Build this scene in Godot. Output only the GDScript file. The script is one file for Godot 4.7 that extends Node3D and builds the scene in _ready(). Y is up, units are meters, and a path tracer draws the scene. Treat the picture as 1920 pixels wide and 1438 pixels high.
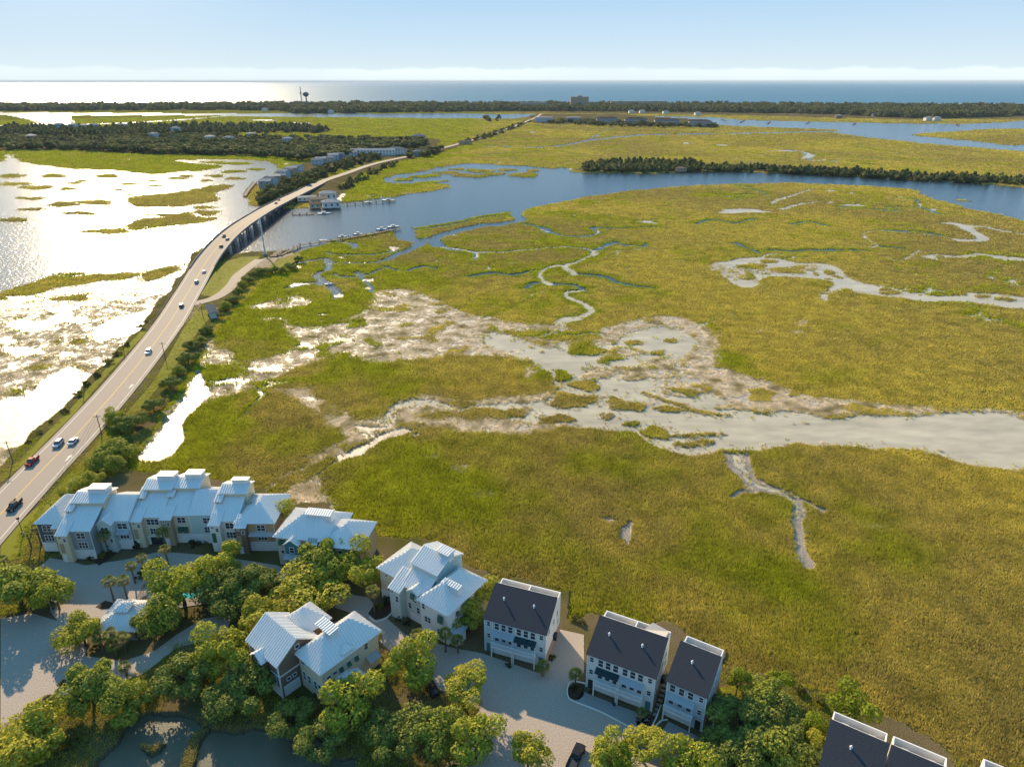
extends Node3D
# aerial view of a tidal marsh with a bridge road and houses; y up, metres; the camera stands over the origin
const HC := 110.0
const FC := 1280.0
const PITCH := 23.9
const YU := 0.9
var cp := cos(deg_to_rad(PITCH))
var sp := sin(deg_to_rad(PITCH))
var rng := RandomNumberGenerator.new()
var M := {}
var names := {}
var mask: PackedByteArray
var nA: FastNoiseLite
var nB: FastNoiseLite
var nC: FastNoiseLite
var nD: FastNoiseLite
var nE: FastNoiseLite

# ---------- small helpers ----------
func gp(px: float, py: float, y := 0.0) -> Vector3:   # the point at height y that is seen there in the photograph
	var u := (px - 960.0) / FC
	var v := (py - 719.0) / FC
	var dy := -v * cp - sp
	var dz := -(cp - v * sp)
	var t := (HC - y) / -dy
	return Vector3(u * t, y, dz * t)

func pix(x: float, y: float, z: float) -> Vector2:
	var d := (HC - y) * sp - z * cp
	var up := -(HC - y) * cp - z * sp
	return Vector2(960.0 + FC * x / d, 719.0 - FC * up / d)

func numbered(called: String) -> String:
	if not names.has(called):
		names[called] = 0
		return called
	names[called] += 1
	return "%s_%03d" % [called, names[called]]

func base(called: String, label: String, category: String, at: Vector3, turn := 0.0, group := "") -> Node3D:
	var o := Node3D.new()
	o.name = numbered(called)
	add_child(o)
	o.position = at
	o.rotation.y = turn
	tag(o, label, category, group)
	return o

func tag(o: Node, label: String, category := "", group := "", kind := "") -> void:
	if label != "": o.set_meta("label", label)
	if category != "": o.set_meta("category", category)
	if group != "": o.set_meta("group", group)
	if kind != "": o.set_meta("kind", kind)

func part(called: String, mesh: Mesh, m: Material, parent: Node, at := Vector3.ZERO, turn := 0.0) -> MeshInstance3D:
	var o := MeshInstance3D.new()
	o.mesh = mesh
	o.material_override = m
	if parent == self:
		o.name = numbered(called)
		add_child(o)
	else:
		o.name = called
		parent.add_child(o, true)
	o.position = at
	o.rotation.y = turn
	return o

func structure(called: String, mesh: Mesh, m: Material, at := Vector3.ZERO) -> MeshInstance3D:
	var o := part(called, mesh, m, self, at)
	o.set_meta("kind", "structure")
	return o

func mb() -> SurfaceTool:
	var s := SurfaceTool.new()
	s.begin(Mesh.PRIMITIVE_TRIANGLES)
	s.set_smooth_group(-1)
	return s

func fin(s: SurfaceTool) -> ArrayMesh:
	s.generate_normals()
	return s.commit()

func tri(s: SurfaceTool, a: Vector3, b: Vector3, c: Vector3) -> void:
	s.add_vertex(a); s.add_vertex(b); s.add_vertex(c)

func quad(s: SurfaceTool, a: Vector3, b: Vector3, c: Vector3, d: Vector3) -> void:
	tri(s, a, b, c); tri(s, a, c, d)

# box between two corners
func bx(s: SurfaceTool, lo: Vector3, hi: Vector3) -> void:
	var p := [Vector3(lo.x, lo.y, lo.z), Vector3(hi.x, lo.y, lo.z), Vector3(hi.x, lo.y, hi.z), Vector3(lo.x, lo.y, hi.z),
		Vector3(lo.x, hi.y, lo.z), Vector3(hi.x, hi.y, lo.z), Vector3(hi.x, hi.y, hi.z), Vector3(lo.x, hi.y, hi.z)]
	quad(s, p[4], p[5], p[6], p[7]); quad(s, p[3], p[2], p[1], p[0])
	quad(s, p[7], p[6], p[2], p[3]); quad(s, p[5], p[4], p[0], p[1])
	quad(s, p[6], p[5], p[1], p[2]); quad(s, p[4], p[7], p[3], p[0])

func boxm(lo: Vector3, hi: Vector3) -> ArrayMesh:
	var s := mb()
	bx(s, lo, hi)
	return fin(s)

# a bar of square section from a to b
func bar(s: SurfaceTool, a: Vector3, b: Vector3, w: float, h := -1.0) -> void:
	if h < 0: h = w
	var d := (b - a).normalized()
	var side := d.cross(Vector3.UP)
	if side.length() < 0.01: side = Vector3.RIGHT
	side = side.normalized()
	var up := side.cross(d).normalized()
	var q := []
	for e in [a, b]:
		for k in [[-1, -1], [1, -1], [1, 1], [-1, 1]]:
			q.append(e + side * (k[0] * w / 2) + up * (k[1] * h / 2))
	for k in 4:
		var n := (k + 1) % 4
		quad(s, q[k], q[n], q[n + 4], q[k + 4])
	quad(s, q[3], q[2], q[1], q[0]); quad(s, q[4], q[5], q[6], q[7])

# tapered round tube along points with radii
func tube(s: SurfaceTool, pts: Array, radii: Array, n := 7) -> void:
	var rings := []
	for i in pts.size():
		var d: Vector3 = (pts[min(i + 1, pts.size() - 1)] - pts[max(i - 1, 0)]).normalized()
		var a := d.cross(Vector3(0.31, 0.2, 0.93)).normalized()
		var b := d.cross(a).normalized()
		var ring := []
		for k in n:
			var t := TAU * k / n
			ring.append(pts[i] + (a * cos(t) + b * sin(t)) * radii[i])
		rings.append(ring)
	for i in rings.size() - 1:
		for k in n:
			var m := (k + 1) % n
			quad(s, rings[i][k], rings[i + 1][k], rings[i + 1][m], rings[i][m])
	var e = rings[rings.size() - 1]
	for k in range(1, n - 1): tri(s, e[0], e[k + 1], e[k])

# flat polygon sheet (points xz as Vector3) at height y, thickness below
func sheet(pts: Array, y: float, thick := 0.0) -> ArrayMesh:
	var s := mb()
	var p2 := PackedVector2Array()
	for p in pts: p2.append(Vector2(p.x, p.z))
	if Geometry2D.is_polygon_clockwise(p2): p2.reverse()
	var ix := Geometry2D.triangulate_polygon(p2)
	for k in range(0, ix.size(), 3):
		var a := p2[ix[k]]; var b := p2[ix[k + 1]]; var c := p2[ix[k + 2]]
		if (b - a).cross(c - a) < 0:
			var t := b; b = c; c = t
		tri(s, Vector3(a.x, y, a.y), Vector3(b.x, y, b.y), Vector3(c.x, y, c.y))
	if thick > 0:
		for k in p2.size():
			var a := p2[k]; var b := p2[(k + 1) % p2.size()]
			var A := Vector3(a.x, y, a.y); var B := Vector3(b.x, y, b.y)
			var dn := Vector3(0, -thick, 0)
			quad(s, B, A, A + dn, B + dn)
	return fin(s)

func smooth_closed(pts: Array, n := 4) -> Array:
	var out := []
	var c := pts.size()
	for i in c:
		for k in n:
			out.append(_cr(pts[(i - 1 + c) % c], pts[i], pts[(i + 1) % c], pts[(i + 2) % c], float(k) / n))
	return out

func smooth_open(pts: Array, n := 4) -> Array:
	var out := []
	var c := pts.size()
	for i in c - 1:
		for k in n:
			out.append(_cr(pts[max(i - 1, 0)], pts[i], pts[i + 1], pts[min(i + 2, c - 1)], float(k) / n))
	out.append(pts[c - 1])
	return out

func _cr(a, b, c, d, t: float):
	return 0.5 * ((2 * b) + (c - a) * t + (2 * a - 5 * b + 4 * c - d) * t * t + (3 * b - a - 3 * c + d) * t * t * t)

func px_pts(list: Array, y := 0.0) -> Array:
	var out := []
	for k in range(0, list.size(), 2): out.append(gp(list[k], list[k + 1], y))
	return out

func noise(seed_: int, freq: float, oct := 4) -> FastNoiseLite:
	var n := FastNoiseLite.new()
	n.noise_type = FastNoiseLite.TYPE_SIMPLEX_SMOOTH
	n.seed = seed_
	n.frequency = freq
	n.fractal_octaves = oct
	return n

func noise_tex(seed_: int, freq: float, oct: int, size := 512, lo := 0.6, hi := 1.0, normal := 0.0) -> ImageTexture:
	var im := noise(seed_, freq, oct).get_seamless_image(size, size)
	if normal > 0:
		im.convert(Image.FORMAT_RGBA8)
		im.bump_map_to_normal_map(normal)
	else:
		im.convert(Image.FORMAT_L8)
		var d := im.get_data()
		for k in d.size(): d[k] = int(clampf(lerpf(lo, hi, d[k] / 255.0), 0, 1) * 255)
		im = Image.create_from_data(size, size, false, Image.FORMAT_L8, d)
	return ImageTexture.create_from_image(im)

func mat(c: Color, rough := 0.9, tex: Texture2D = null, scale := 1.0, normal: Texture2D = null, nscale := 1.0, vcol := false) -> StandardMaterial3D:
	var m := StandardMaterial3D.new()
	m.albedo_color = c
	m.roughness = rough
	m.metallic_specular = 0.25
	if tex or normal:
		m.uv1_triplanar = true
		m.uv1_world_triplanar = true
		m.uv1_scale = Vector3.ONE * scale
		if tex: m.albedo_texture = tex
		if normal:
			m.normal_enabled = true
			m.normal_texture = normal
			m.normal_scale = nscale
	m.vertex_color_use_as_albedo = vcol
	return m

func lin(r: float, g: float, b: float) -> Color:   # linear reflectances as an sRGB colour
	return Color(r, g, b).linear_to_srgb()

# ---------- what covers the ground: polygons traced on the photograph ----------
const WATER := 0
const SILT := 1
const MUD := 2
const SPARSE := 3
const MARSH := 4
const UPLAND := 5
const BUILT := 6
const BANK := 7
var mimg: Image

func fillp(p: PackedVector2Array, c: int) -> void:
	var y0 := 1e9
	var y1 := -1e9
	for q in p:
		y0 = minf(y0, q.y); y1 = maxf(y1, q.y)
	var col := Color8(c * 32, 0, 0)
	for y in range(maxi(0, int(y0)), mini(1437, int(y1)) + 1):
		var xs := []
		var yc := y + 0.5
		for k in p.size():
			var a := p[k]; var b := p[(k + 1) % p.size()]
			if (a.y <= yc) != (b.y <= yc):
				xs.append(a.x + (yc - a.y) / (b.y - a.y) * (b.x - a.x))
		xs.sort()
		for k in range(0, xs.size() - 1, 2):
			var x0 := maxi(0, int(round(xs[k])))
			var x1 := mini(1920, int(round(xs[k + 1])))
			if x1 > x0: mimg.fill_rect(Rect2i(x0, y, x1 - x0, 1), col)

func poly(c: int, list: Array, smooth := true) -> void:
	var v := []
	for k in range(0, list.size(), 2): v.append(Vector2(list[k], list[k + 1]))
	if smooth: v = smooth_closed(v, 4)
	fillp(PackedVector2Array(v), c)

func ell(c: int, list: Array) -> void:   # cx, cy, rx, ry ...
	for k in range(0, list.size(), 4):
		var p := PackedVector2Array()
		for j in 20:
			var t := TAU * j / 20
			var r: float = 1.0 + 0.18 * sin(3 * t + list[k]) + 0.1 * sin(5 * t + list[k + 1])
			p.append(Vector2(list[k] + cos(t) * list[k + 2] * r, list[k + 1] + sin(t) * list[k + 3] * r))
		fillp(p, c)

func stroke(c: int, w0: float, w1: float, list: Array) -> void:   # a creek w0 to w1 metres wide
	if c < SPARSE and w0 < 14.0:
		w0 = w0 * 1.25 + 0.8; w1 = w1 * 1.25 + 0.8
	var pts := smooth_open(px_pts(list), 5)
	for i in pts.size() - 1:
		var a: Vector3 = pts[i]; var b: Vector3 = pts[i + 1]
		var d := (b - a).normalized()
		var s := Vector3(-d.z, 0, d.x)
		var wa := lerpf(w0, w1, float(i) / pts.size()) / 2
		var wb := lerpf(w0, w1, float(i + 1) / pts.size()) / 2
		a -= d * wa * 0.3; b += d * wb * 0.3
		var p := PackedVector2Array()
		for q in [a + s * wa, b + s * wb, b - s * wb, a - s * wa]: p.append(pix(q.x, 0, q.z))
		fillp(p, c)

func paint_mask() -> void:
	mimg = Image.create(1920, 1438, false, Image.FORMAT_R8)
	mimg.fill(Color8(MARSH * 32, 0, 0))
	# barrier island woods and the sea behind it
	poly(UPLAND, [0,196, 400,194, 800,192, 1300,192, 1920,196, 1920,222, 1700,224, 1300,214, 1000,210, 560,209, 400,207, 0,208], false)
	# far river
	poly(WATER, [0,211, 420,213, 820,213, 992,214, 1106,216, 1336,220, 1393,225, 1565,229, 1737,232, 1828,232, 1920,226, 1920,284, 1823,276, 1737,269, 1622,257, 1565,249, 1572,243, 1376,236, 1330,232, 1180,221, 1000,219, 960,222, 820,222, 640,220, 420,218, 410,216, 0,216], false)
	poly(MARSH, [1714,252, 1794,246, 1920,242, 1920,272, 1828,265, 1748,257])
	poly(WATER, [20,215, 120,216, 130,224, 136,229, 112,237, 40,236, 70,230, 50,223])
	stroke(WATER, 60, 25, [0,236, 60,236, 112,235, 250,230, 330,225, 410,219, 430,217])
	stroke(WATER, 9, 26, [889,273, 1009,276, 1066,270, 1106,263, 1175,255, 1232,252, 1393,250, 1480,248, 1562,246])
	stroke(WATER, 5, 3, [1180,228, 1150,240, 1120,250, 1106,262])
	stroke(WATER, 4, 4, [1470,280, 1510,290, 1520,300, 1500,305])
	stroke(SILT, 16, 10, [1440,283, 1490,282, 1520,291, 1500,300])
	ell(SILT, [1475,283,14,2, 1515,293,12,3, 1355,272,12,2, 1290,268,9,2, 1000,248,8,2, 500,225,30,1.5, 560,231,24,1.5, 330,226,20,1])
	# wooded neck on the left, with its sandy openings
	poly(UPLAND, [0,236, 160,240, 330,232, 430,232, 560,232, 625,243, 600,250, 430,252, 480,256, 620,258, 760,256, 830,262, 800,285, 720,300, 640,318, 560,350, 480,386, 474,376, 500,348, 560,310, 610,296, 480,292, 300,290, 130,282, 0,282], false)
	poly(MARSH, [430,246, 600,251, 640,262, 520,262, 430,255])
	# marsh and bay left of the bridge
	poly(WATER, [0,305, 43,304, 100,312, 147,317, 213,318, 233,322, 287,326, 333,322, 367,320, 417,312, 360,307, 320,302, 400,299, 493,302, 520,316, 498,336, 470,352, 455,368, 466,384, 480,400, 400,450, 370,480, 352,496, 328,499, 257,511, 200,514, 120,512, 100,522, 0,545])
	poly(MARSH, [240,373, 267,367, 333,361, 400,348, 437,347, 428,354, 408,361, 414,369, 397,380, 367,383, 333,388, 263,388])
	poly(MARSH, [234,427, 257,412, 303,408, 345,399, 362,399, 366,408, 402,409, 396,413, 360,419, 296,425, 250,432])
	ell(MARSH, [384,389,18,3, 386,400,20,5, 200,434,45,4, 150,400,30,3, 470,380,12,8, 300,404,40,2, 20,345,24,3, 60,352,30,3, 120,355,14,2, 100,330,20,3, 200,330,24,3, 150,340,10,2, 225,355,10,2, 330,335,22,2, 290,348,14,2, 400,330,16,2, 350,330,12,2, 440,322,22,2, 480,318,16,2, 440,335,16,2, 60,372,24,2, 120,383,30,5, 180,380,30,5, 60,392,20,2, 30,412,30,3, 240,365,8,2, 245,345,14,2, 130,344,16,2, 20,330,20,3, 290,340,10,1.5, 385,339,12,1.5, 445,307,24,2, 400,305,22,2])
	# flats below the bay
	poly(SPARSE, [0,548, 60,530, 120,512, 200,513, 330,500, 352,497, 362,500, 330,540, 300,575, 240,640, 150,740, 60,830, 0,896], false)
	poly(MARSH, [0,552, 40,536, 110,516, 200,514, 262,512, 240,522, 190,526, 150,534, 100,540, 60,552, 0,562])
	poly(MARSH, [270,512, 330,502, 320,515, 280,528])
	ell(MARSH, [130,560,34,5, 110,640,9,3, 70,690,14,4, 35,735,7,8, 74,722,7,3, 150,640,12,5])
	poly(MUD, [165,621, 214,600, 281,577, 285,588, 262,612, 251,628, 214,634, 183,642])
	poly(MUD, [116,691, 171,704, 131,743, 107,789, 76,822, 30,838, 0,842, 0,752, 60,735])
	ell(MUD, [40,560,34,7, 60,610,50,10, 120,600,40,9, 40,660,40,12, 120,665,20,6, 20,640,20,8, 170,570,30,5, 240,560,20,5, 110,582,40,6])
	# the river and the ponds on its north bank
	poly(WATER, [455,368, 470,388, 500,384, 545,392, 600,386, 639,382, 711,371, 743,367, 841,352, 839,346, 806,345, 862,333, 960,331, 1049,314, 1078,323, 1221,325, 1278,322, 1393,322, 1565,329, 1680,335, 1794,341, 1920,352, 1920,417, 1875,403, 1817,392, 1752,374, 1739,363, 1704,354, 1623,349, 1481,343, 1365,346, 1300,348, 1180,358, 1110,368, 1000,388, 985,391, 960,398, 950,397, 900,407, 840,420, 770,431, 745,433, 690,440, 640,450, 600,462, 560,475, 520,481, 490,480, 460,478, 430,490, 412,500, 380,480], false)
	poly(WATER, [716,340, 741,328, 792,321, 846,309, 887,306, 960,310, 1020,314, 1049,318, 1060,326, 1000,334, 862,335, 850,337, 800,341, 760,345])
	ell(MARSH, [841,324,20,2.5, 866,329,22,3, 895,330,24,2.5, 900,320,26,2.5, 927,326,24,2.5, 790,332,18,2, 760,337,14,2, 815,329,12,2, 985,328,26,4, 950,318,18,2, 1000,320,12,2, 860,317,14,1.5])
	stroke(MUD, 10, 6, [628,384, 640,372, 644,362])
	poly(MARSH, [1750,366, 1800,374, 1822,378, 1790,377, 1760,371])
	# green banked drainage creeks
	var D := [[635, 450, 664, 458, 667, 465], [610, 474, 651, 478, 719, 475, 743, 469], [610, 494, 651, 494, 705, 492, 724, 489], [618, 515, 651, 520, 691, 515, 716, 504], [827, 455, 846, 469, 881, 471, 889, 478, 884, 488], [978, 420, 1019, 427, 1031, 436, 1066, 444, 1100, 444, 1122, 436, 1103, 428], [1122, 470, 1150, 455, 1159, 458, 1200, 463, 1206, 455], [1103, 427, 1160, 428, 1237, 425], [1066, 514, 1131, 520, 1159, 530, 1197, 536, 1231, 542], [981, 544, 1003, 531, 1016, 533], [1037, 533, 1075, 535, 1100, 542], [1323, 366, 1381, 364, 1403, 366, 1365, 375], [1381, 346, 1429, 359, 1445, 366], [1574, 388, 1623, 392, 1687, 396, 1662, 388, 1729, 390], [1694, 371, 1716, 374, 1733, 388, 1752, 398, 1765, 404], [1645, 433, 1720, 433, 1768, 443], [1655, 463, 1704, 467], [1439, 469, 1484, 471, 1526, 469, 1549, 472, 1574, 469, 1639, 471], [1377, 456, 1406, 466, 1429, 475], [562, 492, 590, 488, 612, 484], [770, 432, 830, 424, 890, 412, 945, 402], [660, 510, 690, 532, 700, 548], [826, 463, 862, 468, 894, 474, 956, 471, 1066, 463, 1116, 471], [1116, 471, 1112, 480, 1066, 497, 1064, 503, 1075, 517], [1052, 498, 1019, 508, 1014, 520, 1036, 535], [1102, 545, 1069, 551, 1072, 561, 1109, 580, 1100, 589, 1059, 602], [1080, 310, 1160, 296, 1240, 292], [900, 292, 960, 286, 1040, 284, 1100, 290], [1300, 280, 1390, 284, 1440, 292, 1500, 300], [1560, 290, 1640, 296, 1740, 300, 1850, 308], [1600, 275, 1660, 282, 1700, 290], [540, 540, 580, 530, 600, 535], [720, 500, 760, 508, 790, 500, 820, 505], [880, 520, 920, 512, 960, 515, 1000, 505], [1300, 420, 1340, 412, 1380, 418, 1420, 410], [1480, 420, 1520, 416, 1560, 425]]
	for l in D: stroke(BANK, 15, 12, l)
	for l in D: stroke(WATER, 4.0, 2.6, l)
	# creeks of the middle marsh
	stroke(WATER, 12, 5, [757,430, 760,446, 779,450, 786,458, 775,466, 746,477, 722,490])
	stroke(WATER, 8, 9, [782,449, 819,447, 826,443])
	stroke(WATER, 12, 8, [980,390, 966,402, 974,412, 941,419, 887,427, 831,441, 816,452, 826,463])
	stroke(SILT, 3, 2.2, [826,463, 862,468, 894,474, 956,471, 1066,463, 1116,471, 1112,480, 1066,497, 1072,514])
	stroke(SILT, 3, 4, [1118,469, 1112,480, 1066,497, 1064,503, 1075,517])
	stroke(SILT, 3.5, 3.5, [1052,498, 1019,508, 1014,520, 1036,535])
	stroke(SILT, 2.5, 5.5, [1102,545, 1069,551, 1072,561, 1109,580, 1100,589, 1059,602, 1048,618])
	stroke(SILT, 1.6, 1.2, [870,470, 890,477, 878,488])
	stroke(SILT, 1.5, 1, [1020,430, 1035,437, 1075,443, 1115,440, 1122,432, 1105,428])
	stroke(SILT, 1.5, 1, [1116,465, 1160,462, 1205,463, 1240,470])
	stroke(SILT, 1.5, 1, [1110,372, 1125,378, 1115,384])
	stroke(WATER, 3.5, 6, [613,484, 614,496, 608,507, 586,514, 597,526, 616,534, 632,547, 637,560])
	stroke(SILT, 1.6, 1.2, [720,489, 690,492, 650,493, 615,496])
	stroke(SILT, 1.4, 1, [640,454, 670,455, 690,463])
	ell(MUD, [738,466,12,4, 640,484,8,3, 560,533,16,3, 690,540,10,3])
	# central pan of mud and dead grass
	poly(SPARSE, [440,646, 466,604, 520,598, 560,612, 640,604, 690,572, 712,545, 790,548, 840,574, 930,597, 1000,606, 1050,617, 1110,622, 1190,598, 1270,594, 1335,618, 1345,655, 1370,690, 1420,712, 1520,742, 1640,758, 1920,774, 1920,790, 1719,782, 1479,776, 1335,760, 1250,790, 1100,800, 960,812, 860,806, 760,803, 690,828, 620,860, 560,862, 600,845, 640,825, 610,790, 590,768, 540,738, 470,732, 440,742, 380,760, 330,805, 300,860, 262,868, 290,800, 345,735, 372,690, 385,650, 400,634])
	ell(MUD, [640,640,26,5, 560,650,30,6, 500,690,40,6, 440,715,40,6, 735,560,10,4, 700,802,36,6, 620,690,20,4])
	poly(SILT, [905,622, 940,625, 985,640, 1040,652, 1048,618, 1056,618, 1060,640, 1110,648, 1150,640, 1195,618, 1268,616, 1306,643, 1280,690, 1335,728, 1383,758, 1479,770, 1575,783, 1719,777, 1920,783, 1920,883, 1814,868, 1719,849, 1575,837, 1479,840, 1407,847, 1287,854, 1225,840, 1206,820, 1158,811, 1072,806, 1000,792, 950,786, 890,776, 850,768, 900,760, 1020,748, 1042,720, 1010,688, 960,668, 915,648])
	stroke(SILT, 4, 3, [727,792, 737,767, 767,756, 827,762, 847,780, 880,778])
	poly(MARSH, [460,720, 520,707, 560,690, 620,670, 743,680, 860,665, 943,670, 1007,688, 1036,717, 1010,738, 953,744, 877,754, 793,744, 737,757, 720,773, 673,788, 647,773, 587,743, 573,730, 540,729, 493,730])
	poly(MARSH, [460,743, 527,735, 557,743, 587,770, 610,790, 617,813, 607,827, 570,840, 527,867, 480,900, 380,900, 240,890, 300,862, 330,842, 338,804, 390,770, 420,746])
	poly(MARSH, [440,650, 500,632, 560,640, 545,660, 500,668, 445,676])
	poly(MARSH, [380,690, 430,684, 470,674, 458,690, 466,704, 400,712, 384,706])
	poly(MARSH, [395,648, 420,615, 470,590, 490,600, 540,620, 520,650, 440,660])
	poly(MUD, [385,698, 392,740, 350,790, 336,804, 330,843, 300,866, 264,868, 281,829, 300,795, 325,770, 348,740, 368,705])
	poly(SPARSE, [462,578, 520,561, 545,552, 575,560, 586,568, 550,579, 500,581])
	ell(MUD, [640,556,12,4, 605,590,14,2, 690,525,14,3, 560,500,12,3])
	ell(MARSH, [1040,629,88,8, 1100,655,36,12, 1098,722,24,10, 1098,748,21,7, 1062,753,31,13, 1057,705,16,10, 1040,732,14,6, 1156,753,14,6, 1180,763,32,8, 1254,770,26,4, 1237,815,20,11, 1307,816,52,4, 1307,833,45,5, 1038,787,31,8, 1192,799,16,4, 1426,775,14,4, 960,776,36,7, 905,778,50,9, 870,760,22,6, 1135,680,12,4, 1190,645,16,4, 1230,660,12,4, 1260,640,10,3, 1150,672,18,4, 820,780,40,6])
	ell(SPARSE, [1120,700,30,10, 1190,700,40,14, 1230,690,40,20, 1170,660,30,8, 1290,730,40,12, 1400,765,50,6, 1140,780,12,5, 1130,640,30,5, 1000,700,14,12])
	for k in 4: stroke(MARSH, 1.8, 1.5, [1205 + 14 * k, 738 + 5 * k, 1250 + 16 * k, 752 + 6 * k, 1300 + 16 * k, 768 + 4 * k, 1330 + 12 * k, 774 + 3 * k])
	# creek in the front marsh
	stroke(MUD, 3.6, 2.2, [1383,858, 1398,892, 1431,916, 1479,931, 1498,950, 1489,974, 1498,1012, 1517,1066])
	stroke(MUD, 1.6, 0.8, [1431,916, 1400,920, 1374,932])
	stroke(MUD, 1.2, 0.6, [1479,931, 1520,942, 1548,958])
	stroke(SILT, 0.9, 0.7, [1383,858, 1398,892, 1431,916, 1479,931, 1495,950, 1486,974])
	ell(MUD, [1180,1000,14,17, 1140,978,20,3, 770,817,9,3])
	ell(SPARSE, [810,860,8,6, 870,880,14,6, 1640,990,14,5, 905,930,30,4, 1500,625,12,4, 1425,625,9,4, 1510,605,10,6])
	stroke(MUD, 3, 3, [540,925, 575,893, 610,870, 673,847, 707,830, 756,806])
	poly(SPARSE, [536,925, 575,893, 594,898, 600,920, 628,950, 640,972, 590,975, 555,955])
	# ponds of the right-hand marsh
	poly(SILT, [1545,552, 1584,543, 1600,530, 1584,508, 1552,495, 1500,491, 1429,482, 1365,488, 1330,495, 1348,514, 1384,537, 1423,537, 1439,523, 1494,521, 1558,530])
	poly(SILT, [1590,520, 1625,532, 1687,540, 1784,547, 1925,557, 1925,581, 1817,569, 1704,563, 1639,553, 1590,545])
	ell(MARSH, [1412,500,22,5, 1470,508,30,5, 1500,500,18,3, 1545,512,20,5, 1440,490,16,3, 1400,520,16,6, 1565,522,16,4, 1672,542,20,3, 1675,550,20,3, 1710,546,14,2.5, 1770,552,44,4, 1842,557,14,2.5, 1885,561,16,3])
	ell(SPARSE, [1380,512,26,10, 1340,503,20,6, 1440,510,20,6, 1520,503,20,5])
	stroke(SILT, 3, 3, [1545,550, 1552,566])
	stroke(SILT, 3, 6, [1552,495, 1540,502, 1538,512, 1560,522, 1600,533])
	stroke(SILT, 3, 2.5, [1429,482, 1450,477, 1480,484, 1490,479])
	stroke(SILT, 9, 9, [1768,419, 1805,421, 1820,431, 1842,443, 1830,450, 1784,449])
	stroke(SILT, 2.5, 3, [1784,448, 1720,437, 1645,433, 1616,437, 1623,447, 1649,459, 1636,465])
	stroke(SILT, 7, 4, [1812,424, 1850,425, 1890,434, 1925,441])
	stroke(SILT, 4, 3, [1738,484, 1760,478, 1800,481, 1835,474])
	stroke(SILT, 2.5, 2, [1730,470, 1690,490, 1660,480])
	stroke(SILT, 6, 4, [1452,382, 1471,371, 1520,356])
	stroke(SILT, 6, 4, [1465,393, 1500,383, 1535,377])
	ell(SILT, [1390,396,48,5, 1558,380,10,3, 1600,362,8,2, 1555,358,12,2, 1735,386,6,3, 1755,394,8,2])
	stroke(SILT, 1.6, 1, [1700,372, 1720,378, 1735,388])
	stroke(WATER, 26, 3, [1745,362, 1770,372, 1810,383, 1850,395])
	# land under the houses, the road banks, the landing and the marina
	poly(UPLAND, [0,880, 70,812, 170,705, 262,612, 330,530, 372,470, 392,490, 440,478, 500,472, 545,470, 570,487, 540,500, 505,502, 460,540, 440,575, 410,600, 390,640, 360,690, 330,740, 290,790, 255,850, 235,885, 300,905, 420,905, 490,918, 540,945, 590,975, 680,985, 720,1030, 800,1035, 905,1085, 960,1090, 1066,1170, 1100,1165, 1250,1192, 1370,1250, 1440,1275, 1560,1312, 1640,1345, 1760,1400, 1860,1445, 0,1445], false)
	poly(UPLAND, [548,392, 575,380, 600,386, 636,384, 634,374, 640,362, 660,352, 640,345, 600,352, 560,372], false)
	stroke(UPLAND, 26, 26, [600,352, 650,330, 720,306, 800,288, 860,272, 940,245, 1000,224])
	poly(UPLAND, [990,218, 1010,214, 1150,214, 1330,225, 1350,238, 1180,236, 1000,231], false)
	poly(UPLAND, [1080,320, 1110,308, 1200,305, 1300,308, 1400,310, 1560,318, 1700,325, 1920,335, 1920,345, 1700,336, 1565,327, 1393,320, 1221,322, 1100,321])
	# pond at the bottom
	poly(SILT, [190,1450, 212,1412, 248,1372, 288,1342, 330,1336, 370,1350, 400,1372, 440,1380, 480,1376, 560,1384, 610,1398, 640,1450])
	poly(UPLAND, [326,1446, 350,1408, 386,1374, 400,1378, 384,1400, 352,1446])
	ell(UPLAND, [286,1406,13,9])
	stroke(MARSH, 4, 3, [488,914, 530,886, 574,857])
	stroke(MARSH, 3, 3, [503,922, 550,890, 606,860])
	stroke(MARSH, 3, 3, [520,926, 566,895, 618,864])
	stroke(SPARSE, 1.2, 1.2, [495,920, 540,889, 590,859])
	# where no rough grass grows: roads, yards and houses
	stroke(BUILT, 16, 16, [-40,1050, 0,960, 60,900, 130,823, 237,707, 305,620, 340,567, 360,537, 382,500, 400,475])
	stroke(BUILT, 8, 8, [348,573, 372,567, 398,560, 420,548, 436,532, 447,516, 470,498, 487,486])
	poly(BUILT, [92,1046, 120,1050, 90,1030, 70,960, 130,920, 260,890, 400,900, 480,920, 540,945, 600,945, 690,1010, 720,1010, 780,1010, 900,1075, 920,1090, 960,1090, 1066,1110, 1075,1180, 1100,1150, 1260,1180, 1365,1225, 1340,1400, 1310,1445, 830,1445, 900,1330, 790,1275, 735,1225, 700,1250, 700,1320, 600,1320, 480,1280, 460,1200, 440,1180, 420,1190, 330,1215, 270,1262, 220,1280, 150,1290, 70,1325, 0,1372, 0,1160, 60,1150, 95,1150, 78,1060], false)
	poly(BUILT, [1540,1438, 1600,1335, 1770,1400, 1780,1445], false)
	mask = mimg.get_data()

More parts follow.
